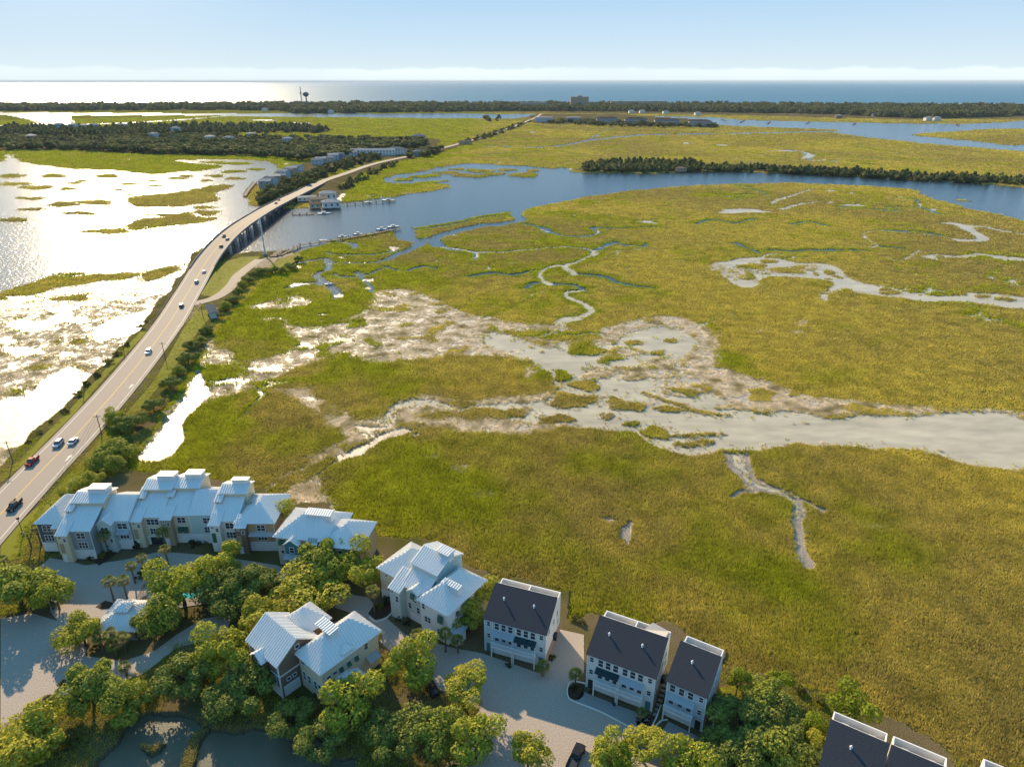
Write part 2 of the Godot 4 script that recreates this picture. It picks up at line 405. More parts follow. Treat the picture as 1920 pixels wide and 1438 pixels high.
func _ready() -> void:
	rng.seed = 7
	# ---------- camera, sky, sun ----------
	var cam := Camera3D.new()
	cam.name = "camera"
	add_child(cam)
	cam.position = Vector3(0, HC, 0)
	cam.rotation_degrees = Vector3(-PITCH, 0, 0)
	cam.fov = 2.0 * rad_to_deg(atan(719.0 / FC))
	cam.near = 1.0
	cam.far = 200000.0
	cam.current = true
	var env := Environment.new()
	env.background_mode = Environment.BG_SKY
	var sky := Sky.new()
	var sm := ProceduralSkyMaterial.new()
	sm.sky_top_color = Color(0.34, 0.565, 0.74)
	sm.sky_horizon_color = Color(0.70, 0.745, 0.755)
	sm.sky_curve = 0.085
	sm.sky_energy_multiplier = 0.95
	sm.ground_bottom_color = Color(0.25, 0.27, 0.26)
	sm.ground_horizon_color = Color(0.70, 0.76, 0.80)
	sm.sun_angle_max = 55.0
	sm.sun_curve = 0.17
	sm.sky_cover = ImageTexture.create_from_image(cloud_cover())
	sky.sky_material = sm
	env.sky = sky
	env.tonemap_mode = Environment.TONE_MAPPER_LINEAR
	env.tonemap_exposure = 2.0
	env.sdfgi_enabled = true
	env.ssao_enabled = true
	env.ssil_enabled = true
	env.fog_enabled = true
	env.fog_density = 0.00002
	env.fog_light_color = Color(0.80, 0.87, 0.95)
	var we := WorldEnvironment.new()
	we.name = "environment"
	we.environment = env
	add_child(we)
	var sun := DirectionalLight3D.new()
	sun.name = "sun"
	sun.light_color = Color(1.0, 0.90, 0.74)
	sun.light_energy = 1.6
	sun.light_angular_distance = 0.5
	sun.shadow_enabled = true
	add_child(sun)
	sun.look_at_from_position(Vector3(-0.485, tan(deg_to_rad(25.5)), -0.875) * 100.0, Vector3.ZERO)
	# ---------- the setting, then the things ----------
	nA = noise(11, 0.05, 3)
	nB = noise(12, 0.011, 4)
	nC = noise(13, 0.35, 3)
	nD = noise(14, 0.0035, 3)
	nE = noise(15, 0.010, 2)
	materials()
	paint_mask()
	print("mask ", Time.get_ticks_msec())
	terrain()
	print("terrain ", Time.get_ticks_msec())
	water()
	marsh_grass()
	print("grass ", Time.get_ticks_msec())
	roads()
	houses()
	yard_details()
	vegetation()
	small_things()
	print("all ", Time.get_ticks_msec())


func cloud_cover() -> Image:
	var im := Image.create(4096, 2048, false, Image.FORMAT_RGBA8)
	im.fill(Color(1, 1, 1, 0))
	var n1 := noise(21, 0.02, 5)
	var n2 := noise(22, 0.008, 4)
	for x in 4096:
		# seamless round the horizon: sample noise on a circle
		var a := TAU * x / 4096.0
		var cx := cos(a) * 652.0
		var cz := sin(a) * 652.0
		var top := 0.92 + 0.22 * n2.get_noise_2d(cx, cz) + 0.10 * n1.get_noise_2d(cx, cz) 
		for row in 22:
			var e := (row + 0.5) * 180.0 / 2048.0
			var k := n1.get_noise_3d(cx * 1.5, row * 5.0, cz * 1.5)
			var dens := smoothstep(0.0, 0.16, top + k * 0.18 - e) * smoothstep(-0.25, 0.75, e)
			var thin := 0.55 + 0.45 * n2.get_noise_3d(cx * 0.6, 40.0, cz * 0.6)
			im.set_pixel(x, 1023 - row, Color(1.0, 0.98, 0.94, clampf(dens * thin * 0.13, 0, 1)))
	return im

func materials() -> void:
	var fine := noise_tex(31, 0.03, 5, 512, 0.55, 1.0)
	var bump := noise_tex(32, 0.03, 5, 512, 0, 1, 6.0)
	M.fine = fine
	M.bump = bump
	M.marsh_ground = mat(Color.WHITE, 0.95, fine, 0.25, null, 1, true)
	M.marsh_ground.metallic_specular = 0.0
	M.mud = mat(Color.WHITE, 0.50, fine, 0.12, bump, 0.5, true)
	M.mud.metallic_specular = 0.5
	M.silt = mat(Color.WHITE, 0.30, null, 0.1, bump, 0.12, true)
	M.silt.metallic_specular = 0.3
	M.upland = mat(Color.WHITE, 0.95, fine, 0.2, bump, 0.6, true)
	M.upland.metallic_specular = 0.0
	var wave := noise_tex(33, 0.012, 4, 1024, 0, 1, 9.0)
	M.water = mat(lin(0.02, 0.042, 0.055), 0.16, null, 0.03, wave, 0.58)
	M.water.metallic_specular = 0.5
	M.sea = mat(lin(0.03, 0.11, 0.16), 0.35, null, 0.01, wave, 1.0)
	M.sea.metallic_specular = 0.25
	M.grass = mat(Color.WHITE, 0.8, null, 1, null, 1, true)
	M.grass.backlight_enabled = true
	M.grass.backlight = Color(0.75, 0.75, 0.75)
	M.grass.metallic_specular = 0.15
	M.grass.cull_mode = BaseMaterial3D.CULL_DISABLED

func water() -> void:
	var s := mb()
	quad(s, Vector3(-6000, 0, -4000), Vector3(6000, 0, -4000), Vector3(6000, 0, 300), Vector3(-6000, 0, 300))
	structure("river_water", fin(s), M.water)
	s = mb()
	quad(s, Vector3(-60000, -0.3, -60000), Vector3(60000, -0.3, -60000), Vector3(60000, -0.3, -3950), Vector3(-60000, -0.3, -3950))
	structure("sea", fin(s), M.sea)

func code_at(x: float, z: float) -> int:
	var d := HC * sp - z * cp
	var up := -HC * cp - z * sp
	var px := clampi(int(960.0 + FC * x / d), 0, 1919)
	var py := clampi(int(719.0 - FC * up / d), 0, 1437)
	return mask[py * 1920 + px] / 32

# how near a spot is to one of the little drainage creeks: 1 in the creek, 0 away from it
func creek(x: float, z: float) -> float:
	var r := sqrt(x * x + z * z)
	if r < 235.0 or r > 1500.0: return 0.0
	var n := absf(nE.get_noise_2d(x + 12.0 * nA.get_noise_2d(x * 0.5, z * 0.5), z + 12.0 * nA.get_noise_2d(x * 0.5 + 90.0, z * 0.5)))
	var where := smoothstep(-0.15, 0.12, nD.get_noise_2d(x * 1.3 + 400.0, z * 1.3) + clampf((120.0 - absf(x + 20.0)) / 400.0, -0.1, 0.3))
	return (1.0 - smoothstep(0.0, 0.10, n)) * where

func cover_at(x: float, z: float) -> int:   # the same with ragged edges
	var r := sqrt(x * x + z * z)
	var a := 1.1 + r * 0.0022
	var f := 1.0 / (1.0 + r * 0.004)
	var c := code_at(x + a * 2.0 * nA.get_noise_2d(x * f * 2.0, z * f * 2.0), z + a * 2.0 * nA.get_noise_2d(x * f * 2.0 + 500.0, z * f * 2.0))
	if c == MARSH and creek(x, z) > 0.84: c = SILT
	return c

# share of living grass in a marsh spot: 0 gold-brown short grass, 1 tall green grass
func greenness(x: float, z: float) -> float:
	var g := 0.30 + 0.9 * nB.get_noise_2d(x, z) + 0.35 * nA.get_noise_2d(x * 0.6, z * 0.6)
	g += clampf((-60.0 - x) / 140.0, 0.0, 0.55)        # greener towards the road
	g += clampf(0.75 - absf(x + 25.0) / 90.0, 0.0, 0.6) * smoothstep(-230.0, -150.0, z)
	g -= clampf((x - 40.0) / 260.0, 0.0, 0.22)
	if x < -150.0 + 0.09 * (z + 400.0) and z > -900.0: g = g * 0.35 - 0.1     # the bay side is browner
	g += 0.8 * creek(x, z)
	return clampf(g, 0.0, 1.0)

func grass_color(x: float, z: float) -> Color:
	var g := greenness(x, z)
	var br := clampf(0.5 + 1.4 * nD.get_noise_2d(x + 900.0, z) + 0.4 * nA.get_noise_2d(x + 300.0, z), 0, 1)
	var dry := Color(0.44, 0.36, 0.065).lerp(Color(0.33, 0.265, 0.07), br)
	var live := Color(0.29, 0.295, 0.018)
	return dry.lerp(live, smoothstep(0.15, 0.85, g))

func terrain() -> void:
	var rows: Array[float] = []
	var d := 62.0
	while d < 4100.0:
		rows.append(d)
		d += d * 0.0036 if d < 380.0 else maxf(d * 0.0036, d * d / 112000.0)
	var nc := 860
	var half := deg_to_rad(53.0)
	var nr := rows.size()
	var pos := PackedVector3Array(); pos.resize(nr * nc)
	var col := PackedColorArray(); col.resize(nr * nc)
	var cls := PackedByteArray(); cls.resize(nr * nc)
	for i in nr:
		var r := rows[i]
		for j in nc:
			var a := -half + 2 * half * j / (nc - 1)
			var x := r * sin(a)
			var z := -r * cos(a)
			var c := cover_at(x, z)
			var y := -0.8
			var k := Color(0.13, 0.11, 0.07)
			if c == SILT:
				y = 0.03
				k = Color(0.37, 0.325, 0.235) * (1.0 + 0.22 * nA.get_noise_2d(x * 0.25, z * 1.3) + 0.18 * nC.get_noise_2d(x * 0.25, z * 0.6))
				if z > -118.0: k = Color(0.10, 0.095, 0.065)      # the murky pond
			elif c == MUD:
				y = 0.07 + 0.07 * nC.get_noise_2d(x * 0.6, z * 0.6)
				k = Color(0.40, 0.335, 0.26) * (0.85 + 0.4 * nA.get_noise_2d(x * 3, z * 3))
			elif c == SPARSE:
				y = 0.10 + 0.10 * nC.get_noise_2d(x * 0.5, z * 0.5)
				k = Color(0.68, 0.585, 0.46) * (0.85 + 0.5 * nC.get_noise_2d(x, z))
			elif c == MARSH or c == BANK:
				c = MARSH
				y = 0.3 + 0.1 * nA.get_noise_2d(x, z)
				k = grass_color(x, z) * 0.72
				k *= 1.0 + 0.5 * nC.get_noise_2d(x * 0.25, z * 0.25)
			elif c == UPLAND or c == BUILT:
				c = UPLAND
				y = YU
				k = Color(0.21, 0.16, 0.09).lerp(Color(0.12, 0.115, 0.03), clampf(0.4 + nA.get_noise_2d(x, z), 0, 1))
			pos[i * nc + j] = Vector3(x, y, z)
			k.a = 1.0
			col[i * nc + j] = k
			cls[i * nc + j] = c
	var nor := PackedVector3Array(); nor.resize(nr * nc)
	for i in nr:
		for j in nc:
			var a := pos[mini(i + 1, nr - 1) * nc + j] - pos[maxi(i - 1, 0) * nc + j]
			var b := pos[i * nc + mini(j + 1, nc - 1)] - pos[i * nc + maxi(j - 1, 0)]
			nor[i * nc + j] = b.cross(a).normalized()
	for w in [[SILT, "tidal_shallows", M.silt], [MUD, "mudflat", M.mud], [MARSH, "marsh_ground", M.marsh_ground], [UPLAND, "dry_ground", M.upland]]:
		var remap := PackedInt32Array(); remap.resize(nr * nc); remap.fill(-1)
		var v := PackedVector3Array(); var n := PackedVector3Array(); var c := PackedColorArray(); var ix := PackedInt32Array()
		for i in nr - 1:
			for j in nc - 1:
				var q := [i * nc + j, i * nc + j + 1, (i + 1) * nc + j + 1, (i + 1) * nc + j]
				var m: int = maxi(maxi(cls[q[0]], cls[q[1]]), maxi(cls[q[2]], cls[q[3]]))
				if m == SPARSE: m = MUD
				if m != w[0]: continue
				for e in q:
					if remap[e] < 0:
						remap[e] = v.size()
						v.append(pos[e]); n.append(nor[e]); c.append(col[e])
				for e in [0, 2, 1, 0, 3, 2]: ix.append(remap[q[e]])
		var ar := []
		ar.resize(Mesh.ARRAY_MAX)
		ar[Mesh.ARRAY_VERTEX] = v; ar[Mesh.ARRAY_NORMAL] = n; ar[Mesh.ARRAY_COLOR] = c; ar[Mesh.ARRAY_INDEX] = ix
		var am := ArrayMesh.new()
		am.add_surface_from_arrays(Mesh.PRIMITIVE_TRIANGLES, ar)
		structure(w[1], am, w[2])

# a clump of upright blades, about w wide and h high
func tuft_mesh(seed_: int, blades: int, w: float, h: float, bw: float) -> ArrayMesh:
	var r := RandomNumberGenerator.new()
	r.seed = seed_
	var s := mb()
	for k in blades:
		var t := r.randf() * TAU
		var q := sqrt(r.randf()) * w * 0.5
		var p := Vector3(cos(t) * q, -0.05, sin(t) * q)
		var lean := Vector3(r.randf_range(-1, 1), 0, r.randf_range(-1, 1)) * h * 0.28
		var hh := h * r.randf_range(0.65, 1.1)
		var dir := r.randf() * TAU
		var side := Vector3(cos(dir), 0, sin(dir)) * bw * r.randf_range(0.7, 1.3)
		var mid := p + lean * 0.35 + Vector3(0, hh * 0.55, 0)
		tri(s, p - side * 0.5, mid + side * 0.5, p + side * 0.5)
		tri(s, mid + side * 0.5, p - side * 0.5, mid - side * 0.4)
		tri(s, mid - side * 0.4, p + lean + Vector3(0, hh, 0), mid + side * 0.5)
	return fin(s)

func scatter(called: String, mesh: Mesh, m: Material, buf: PackedFloat32Array, label: String, cat: String) -> void:
	var mm := MultiMesh.new()
	mm.transform_format = MultiMesh.TRANSFORM_3D
	mm.use_colors = true
	mm.mesh = mesh
	mm.instance_count = buf.size() / 16
	mm.buffer = buf
	var o := MultiMeshInstance3D.new()
	o.multimesh = mm
	o.material_override = m
	o.name = numbered(called)
	add_child(o)
	tag(o, label, cat, "", "stuff")

func put(buf: PackedFloat32Array, x: float, y: float, z: float, s: float, h: float, t: float, c: Color) -> void:
	var a := cos(t) * s
	var b := sin(t) * s
	buf.append_array(PackedFloat32Array([a, 0, b, x, 0, h, 0, y, -b, 0, a, z, c.r, c.g, c.b, 1.0]))

func marsh_grass() -> void:
	var near_ := PackedFloat32Array()
	var mid := PackedFloat32Array()
	var far_ := PackedFloat32Array()
	var dead := PackedFloat32Array()
	var weeds := PackedFloat32Array()
	var d := 66.0
	var half := deg_to_rad(52.0)
	while d < 2700.0:
		var step: float
		var extra := 6 if d < 420.0 else 2
		if d < 260.0: step = 0.34 + d * 0.0010
		elif d < 620.0: step = d * 0.0030
		elif d < 1500.0: step = d * 0.0036
		else: step = d * 0.0052
		var n := int(2 * half * d / step)
		var stepd := step * (1.0 if d < 260.0 else 1.25 if d < 620.0 else 1.5)
		for k in n:
			var a := -half + 2 * half * (k + rng.randf()) / n
			# only what lies in view and a little beside it
			if absf(a) > deg_to_rad(41.0 + 1100.0 / d): continue
			var r := d + rng.randf() * stepd
			var x := r * sin(a)
			var z := -r * cos(a)
			var jit := 0.5 + 0.004 * r
			var c := cover_at(x, z)
			if c == UPLAND and d < 520.0:
				if rng.randf() < 0.25: continue
				var lush := nA.get_noise_2d(x * 1.2 + 200.0, z * 1.2)
				if lush < -0.35: continue
				var gg := Color(0.36, 0.37, 0.02).lerp(Color(0.42, 0.34, 0.07), clampf(0.4 + 2.0 * nB.get_noise_2d(x * 2.0, z * 2.0), 0, 1)) * rng.randf_range(0.7, 1.2)
				put(weeds, x, YU + 0.02, z, 0.6 + d * 0.001, rng.randf_range(0.18, 0.45) + 0.6 * maxf(0.0, lush - 0.25), rng.randf() * TAU, gg)
				continue
			var bank := c == BANK
			if c == SILT and d < 620.0 and d > 140.0:      # stray tufts along the soft edges of the shallows
				var e := cover_at(x + rng.randfn() * 3.0, z + rng.randfn() * 2.0)
				if (e == SPARSE or e == MARSH) and rng.randf() < 0.3: c = SPARSE
				elif nC.get_noise_2d(x * 0.35, z * 0.35) > 0.46 and nB.get_noise_2d(x * 1.5, z * 1.5) > 0.22 and x < 120.0: c = SPARSE
			if bank: c = MARSH
			elif c == MARSH or c == SPARSE: c = cover_at(x + rng.randfn() * jit, z + rng.randfn() * jit)
			else: continue
			if c == BANK: c = MARSH
			if c < SPARSE: c = SPARSE if rng.randf() < 0.5 else MARSH
			if c == SPARSE and nA.get_noise_2d(x * 0.9 + 31.0, z * 0.9) > 0.30 and x > -130.0: c = MARSH
			if c == MARSH:
				var g := Color(0.29, 0.30, 0.018) if bank else grass_color(x, z)
				var v := 1.24 + 0.36 * nC.get_noise_2d(x * 0.3, z * 0.3) + 0.2 * nA.get_noise_2d(x * 1.5, z * 1.5) + rng.randf_range(-0.25, 0.25)
				g = Color(g.r * v, g.g * v, g.b * v)
				var hh := 0.55 + 0.4 * greenness(x, z) + rng.randf_range(-0.12, 0.12) - (0.1 if bank else 0.0)
				if d < 260.0: put(near_, x, 0.28, z, 0.75 + d * 0.001, hh, rng.randf() * TAU, g)
				elif d < 620.0: put(mid, x, 0.28, z, d / 330.0, hh, rng.randf() * TAU, g)
				else: put(far_, x, 0.28, z, d / 640.0, hh * (0.8 + d / 3000.0), rng.randf() * TAU, g)
			elif c == SPARSE and d < 620.0:
				var u := nA.get_noise_2d(x * 1.6 + 77.0, z * 1.6) + 0.6 * nC.get_noise_2d(x * 0.3, z * 0.3)
				if u + rng.randf_range(-0.4, 0.4) > -0.22:
					var w := rng.randf_range(0.8, 1.15)
					var g := Color(0.82, 0.71, 0.53).lerp(Color(0.36, 0.29, 0.11), clampf(u * 1.3, 0, 1)) * w
					for e in extra: put(dead, x + rng.randf_range(-0.6, 0.6), 0.06, z + rng.randf_range(-0.6, 0.6), 0.7 + d / 700.0, rng.randf_range(0.3, 0.65), rng.randf() * TAU, g * rng.randf_range(0.75, 1.2))
		d += stepd
	print("tufts ", near_.size() / 16, " ", mid.size() / 16, " ", far_.size() / 16, " ", dead.size() / 16)
	scatter("marsh_grass", tuft_mesh(1, 9, 1.0, 1.0, 0.13), M.grass, near_, "dense green and gold cordgrass of the near marsh", "marsh grass")
	scatter("marsh_grass", tuft_mesh(2, 11, 2.4, 1.0, 0.34), M.grass, mid, "cordgrass carpet of the middle marsh along the creeks", "marsh grass")
	scatter("marsh_grass", tuft_mesh(3, 12, 6.0, 1.0, 0.9), M.grass, far_, "far cordgrass flats reaching to the tree lines", "marsh grass")
	scatter("rough_grass", tuft_mesh(5, 9, 1.2, 1.0, 0.12), M.grass, weeds, "rough grass and weeds on the road banks and among the houses", "rough grass")
	scatter("dead_grass", tuft_mesh(4, 8, 1.1, 1.0, 0.10), M.grass, dead, "pale dead straw tufts standing on the mudflats", "dead grass")

# ---------- trees, palms, shrubs ----------
var oakm := []      # crown meshes
var trunkm := []
var palm_crown := []
var palm_trunk := []
var shrubm := []
var pinem := []

func leaf(s: SurfaceTool, r: RandomNumberGenerator, c: Vector3, out: Vector3, size: float, col: Color) -> void:
	var n := (out + Vector3(r.randf_range(-1, 1), r.randf_range(-0.6, 1), r.randf_range(-1, 1)) * 0.9).normalized()
	var a := n.cross(Vector3(r.randf_range(-1, 1), r.randf_range(-1, 1), r.randf_range(-1, 1))).normalized() * size
	var b := n.cross(a).normalized() * size * r.randf_range(0.55, 0.9)
	s.set_color(col)
	tri(s, c - a - b * 0.4, c + b, c + a - b * 0.3)
	tri(s, c - a * 0.5 - b * 0.6, c + a * 0.9 + b * 0.2, c + a * 0.2 - b)

# crown of lobes; unit size: about radius 1 and height ~1
func crown_mesh(seed_: int, lobes: int, leaves: int, flat: float, size: float, tone: Color, tone2: Color) -> ArrayMesh:
	var r := RandomNumberGenerator.new()
	r.seed = seed_
	var s := mb()
	s.set_smooth_group(-1)
	var L := []
	for k in lobes:
		var t := TAU * (k + r.randf_range(-0.3, 0.3)) / lobes
		var q := r.randf_range(0.30, 0.78) if k > 0 else 0.0
		var rad := r.randf_range(0.20, 0.44)
		L.append([Vector3(cos(t) * q, r.randf_range(-0.4, 0.42) * flat + (0.25 * flat if k == 0 else 0.0), sin(t) * q), rad])
	for k in leaves:
		var l = L[r.randi() % lobes]
		var dir := Vector3(r.randfn(), r.randfn() * 0.9 + 0.25, r.randfn()).normalized()
		var rr: float = l[1] * (1.0 - 0.45 * r.randf() * r.randf()) * (1.0 + 0.16 * sin(7.0 * dir.x + 5.0 * dir.y + k * 0.0) * cos(6.0 * dir.z))
		var c: Vector3 = l[0] + Vector3(dir.x, dir.y * (0.55 + 0.45 * flat), dir.z) * rr
		leaf(s, r, c, dir, size * r.randf_range(0.7, 1.3), tone.lerp(tone2, r.randf()))
	return fin(s)

func limbs_mesh(seed_: int, n: int, h: float, rad: float) -> ArrayMesh:   # unit crown radius 1, trunk height h below the crown centre
	var r := RandomNumberGenerator.new()
	r.seed = seed_
	var s := mb()
	s.set_smooth_group(0)
	var fork := Vector3(r.randf_range(-0.08, 0.08), -h * 0.45, r.randf_range(-0.08, 0.08))
	tube(s, [Vector3(0, -h, 0), Vector3(0.02, -h * 0.8, 0), fork], [rad * 1.35, rad, rad * 0.8], 7)
	for k in n:
		var t := TAU * (k + r.randf_range(-0.3, 0.3)) / n
		var e := Vector3(cos(t) * r.randf_range(0.45, 0.8), r.randf_range(-0.05, 0.3), sin(t) * r.randf_range(0.45, 0.8))
		var m := fork.lerp(e, 0.5) + Vector3(0, 0.10, 0)
		tube(s, [fork - Vector3(0, 0.05, 0), m, e], [rad * 0.6, rad * 0.4, rad * 0.12], 5)
	return fin(s)

func veg_meshes() -> void:
	M.leaf = mat(Color.WHITE, 0.7, null, 1, null, 1, true)
	M.leaf.backlight_enabled = true
	M.leaf.backlight = Color(0.8, 0.8, 0.8)
	M.leaf.metallic_specular = 0.25
	M.leaf.cull_mode = BaseMaterial3D.CULL_DISABLED
	M.bark = mat(lin(0.13, 0.10, 0.075), 0.95, M.fine, 1.5)
	M.palm_bark = mat(lin(0.22, 0.17, 0.12), 0.95, M.fine, 2.0)
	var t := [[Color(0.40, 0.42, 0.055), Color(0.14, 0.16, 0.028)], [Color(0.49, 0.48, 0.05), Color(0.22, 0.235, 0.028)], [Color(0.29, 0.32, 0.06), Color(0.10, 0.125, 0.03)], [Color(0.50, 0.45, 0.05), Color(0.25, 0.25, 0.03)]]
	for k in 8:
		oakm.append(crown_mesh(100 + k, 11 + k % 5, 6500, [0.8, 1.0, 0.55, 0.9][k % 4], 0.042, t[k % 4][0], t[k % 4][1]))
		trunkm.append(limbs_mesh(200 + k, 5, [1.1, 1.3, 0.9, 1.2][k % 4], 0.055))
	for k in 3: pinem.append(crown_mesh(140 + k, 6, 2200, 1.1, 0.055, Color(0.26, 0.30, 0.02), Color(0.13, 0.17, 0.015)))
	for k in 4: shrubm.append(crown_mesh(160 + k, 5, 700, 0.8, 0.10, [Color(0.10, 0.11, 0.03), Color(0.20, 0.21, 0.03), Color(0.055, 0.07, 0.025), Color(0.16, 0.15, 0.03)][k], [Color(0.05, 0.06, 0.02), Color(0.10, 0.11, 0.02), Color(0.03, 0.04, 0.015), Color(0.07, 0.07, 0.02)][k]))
	for k in 3:
		var r := RandomNumberGenerator.new()
		r.seed = 300 + k
		var s := mb()
		for f in 30:      # fan fronds of a cabbage palm
			var yaw := TAU * f / 30.0 + r.randf_range(-0.15, 0.15)
			var pit := r.randf_range(-0.55, 1.2)
			var d := Vector3(cos(yaw) * cos(pit), sin(pit), sin(yaw) * cos(pit))
			var side := d.cross(Vector3.UP).normalized()
			var up := side.cross(d)
			var stem := d * 0.42
			s.set_color(Color(0.20, 0.21, 0.035).lerp(Color(0.10, 0.12, 0.03), r.randf()) if pit > -0.2 else Color(0.26, 0.19, 0.07))
			tri(s, Vector3.ZERO, stem + side * 0.02, stem - side * 0.02)
			for b in 9:
				var w := (b - 4) / 4.0 * 1.15
				var e := stem + (d * cos(w) + side * sin(w)) * 0.60 * (1.0 - 0.1 * absf(w)) + Vector3(0, -0.16 - 0.05 * absf(w), 0)
				var p1 := stem + (d * cos(w) + side * sin(w)) * 0.30
				tri(s, stem, p1 + side.rotated(up, -w) * 0.035, p1 - side.rotated(up, -w) * 0.035)
				tri(s, p1 + side.rotated(up, -w) * 0.035, e, p1 - side.rotated(up, -w) * 0.035)
		palm_crown.append(fin(s))
		var q := mb()
		q.set_smooth_group(0)
		var bend := Vector3(r.randf_range(-0.3, 0.3), 0, r.randf_range(-0.3, 0.3))
		tube(q, [Vector3(0, 0, 0), Vector3(0, 0.5, 0) + bend * 0.12, Vector3(0, 1.0, 0) + bend * 0.2], [0.24, 0.17, 0.19], 8)
		palm_trunk.append([fin(q), bend * 0.2])

# a tree whose crown is seen at that place in the photograph; rp: crown radius in photo pixels, h: height of the crown's centre
func tree(called: String, px: float, py: float, rp: float, h: float, v: int, label: String, cat: String, group: String, tall := 0.75, pine := false) -> void:
	h *= 0.72
	var c := gp(px, py, h + YU)
	var dist := Vector3(c.x, c.y - HC, c.z).length()
	var rad := rp * dist / FC / 0.86
	var o := base(called, label, cat, Vector3(c.x, YU - 0.15, c.z), rng.randf() * TAU, group)
	var k := v % (pinem.size() if pine else oakm.size())
	var cr := part("crown", pinem[k] if pine else oakm[k], M.leaf, o, Vector3(0, h + 0.15, 0))
	cr.scale = Vector3(rad, rad * tall, rad)
	var tr := part("trunk", trunkm[v % trunkm.size()], M.bark, o, Vector3(0, h + 0.15, 0))
	tr.scale = Vector3(rad * 0.9, (h + 0.3) / [1.1, 1.3, 0.9, 1.2][v % 4], rad * 0.9)

func palm(px: float, py: float, h: float, rad: float, label: String, group := "palms in the courtyard and along the drives") -> void:   # px, py: middle of its head
	var c := gp(px, py, h + YU)
	var o := base("cabbage_palm", label, "palm tree", Vector3(c.x, YU - 0.1, c.z), rng.randf() * TAU, group)
	var k := rng.randi() % 3
	var t := part("trunk", palm_trunk[k][0], M.palm_bark, o)
	t.scale = Vector3(1.0, h + 0.1, 1.0)
	var cr := part("crown", palm_crown[k], M.leaf, o, Vector3(palm_trunk[k][1].x, h + 0.1, palm_trunk[k][1].z))
	cr.scale = Vector3.ONE * rad

func shrub(px: float, py: float, rp: float, v: int, label: String, group: String, tall := 0.8, called := "shrub") -> void:
	var c := gp(px, py, YU)
	var dist := Vector3(c.x, HC, c.z).length()
	var rad := rp * dist / FC
	var o := part(called, shrubm[v % 4], M.leaf, self, Vector3(c.x, YU + rad * tall * 0.55, c.z), rng.randf() * TAU)
	o.scale = Vector3(rad, rad * tall, rad)
	tag(o, label, "shrub", group)

const ORD := ["first", "second", "third", "fourth", "fifth", "sixth", "seventh", "eighth", "ninth", "tenth", "eleventh", "twelfth", "thirteenth", "fourteenth", "fifteenth", "sixteenth"]

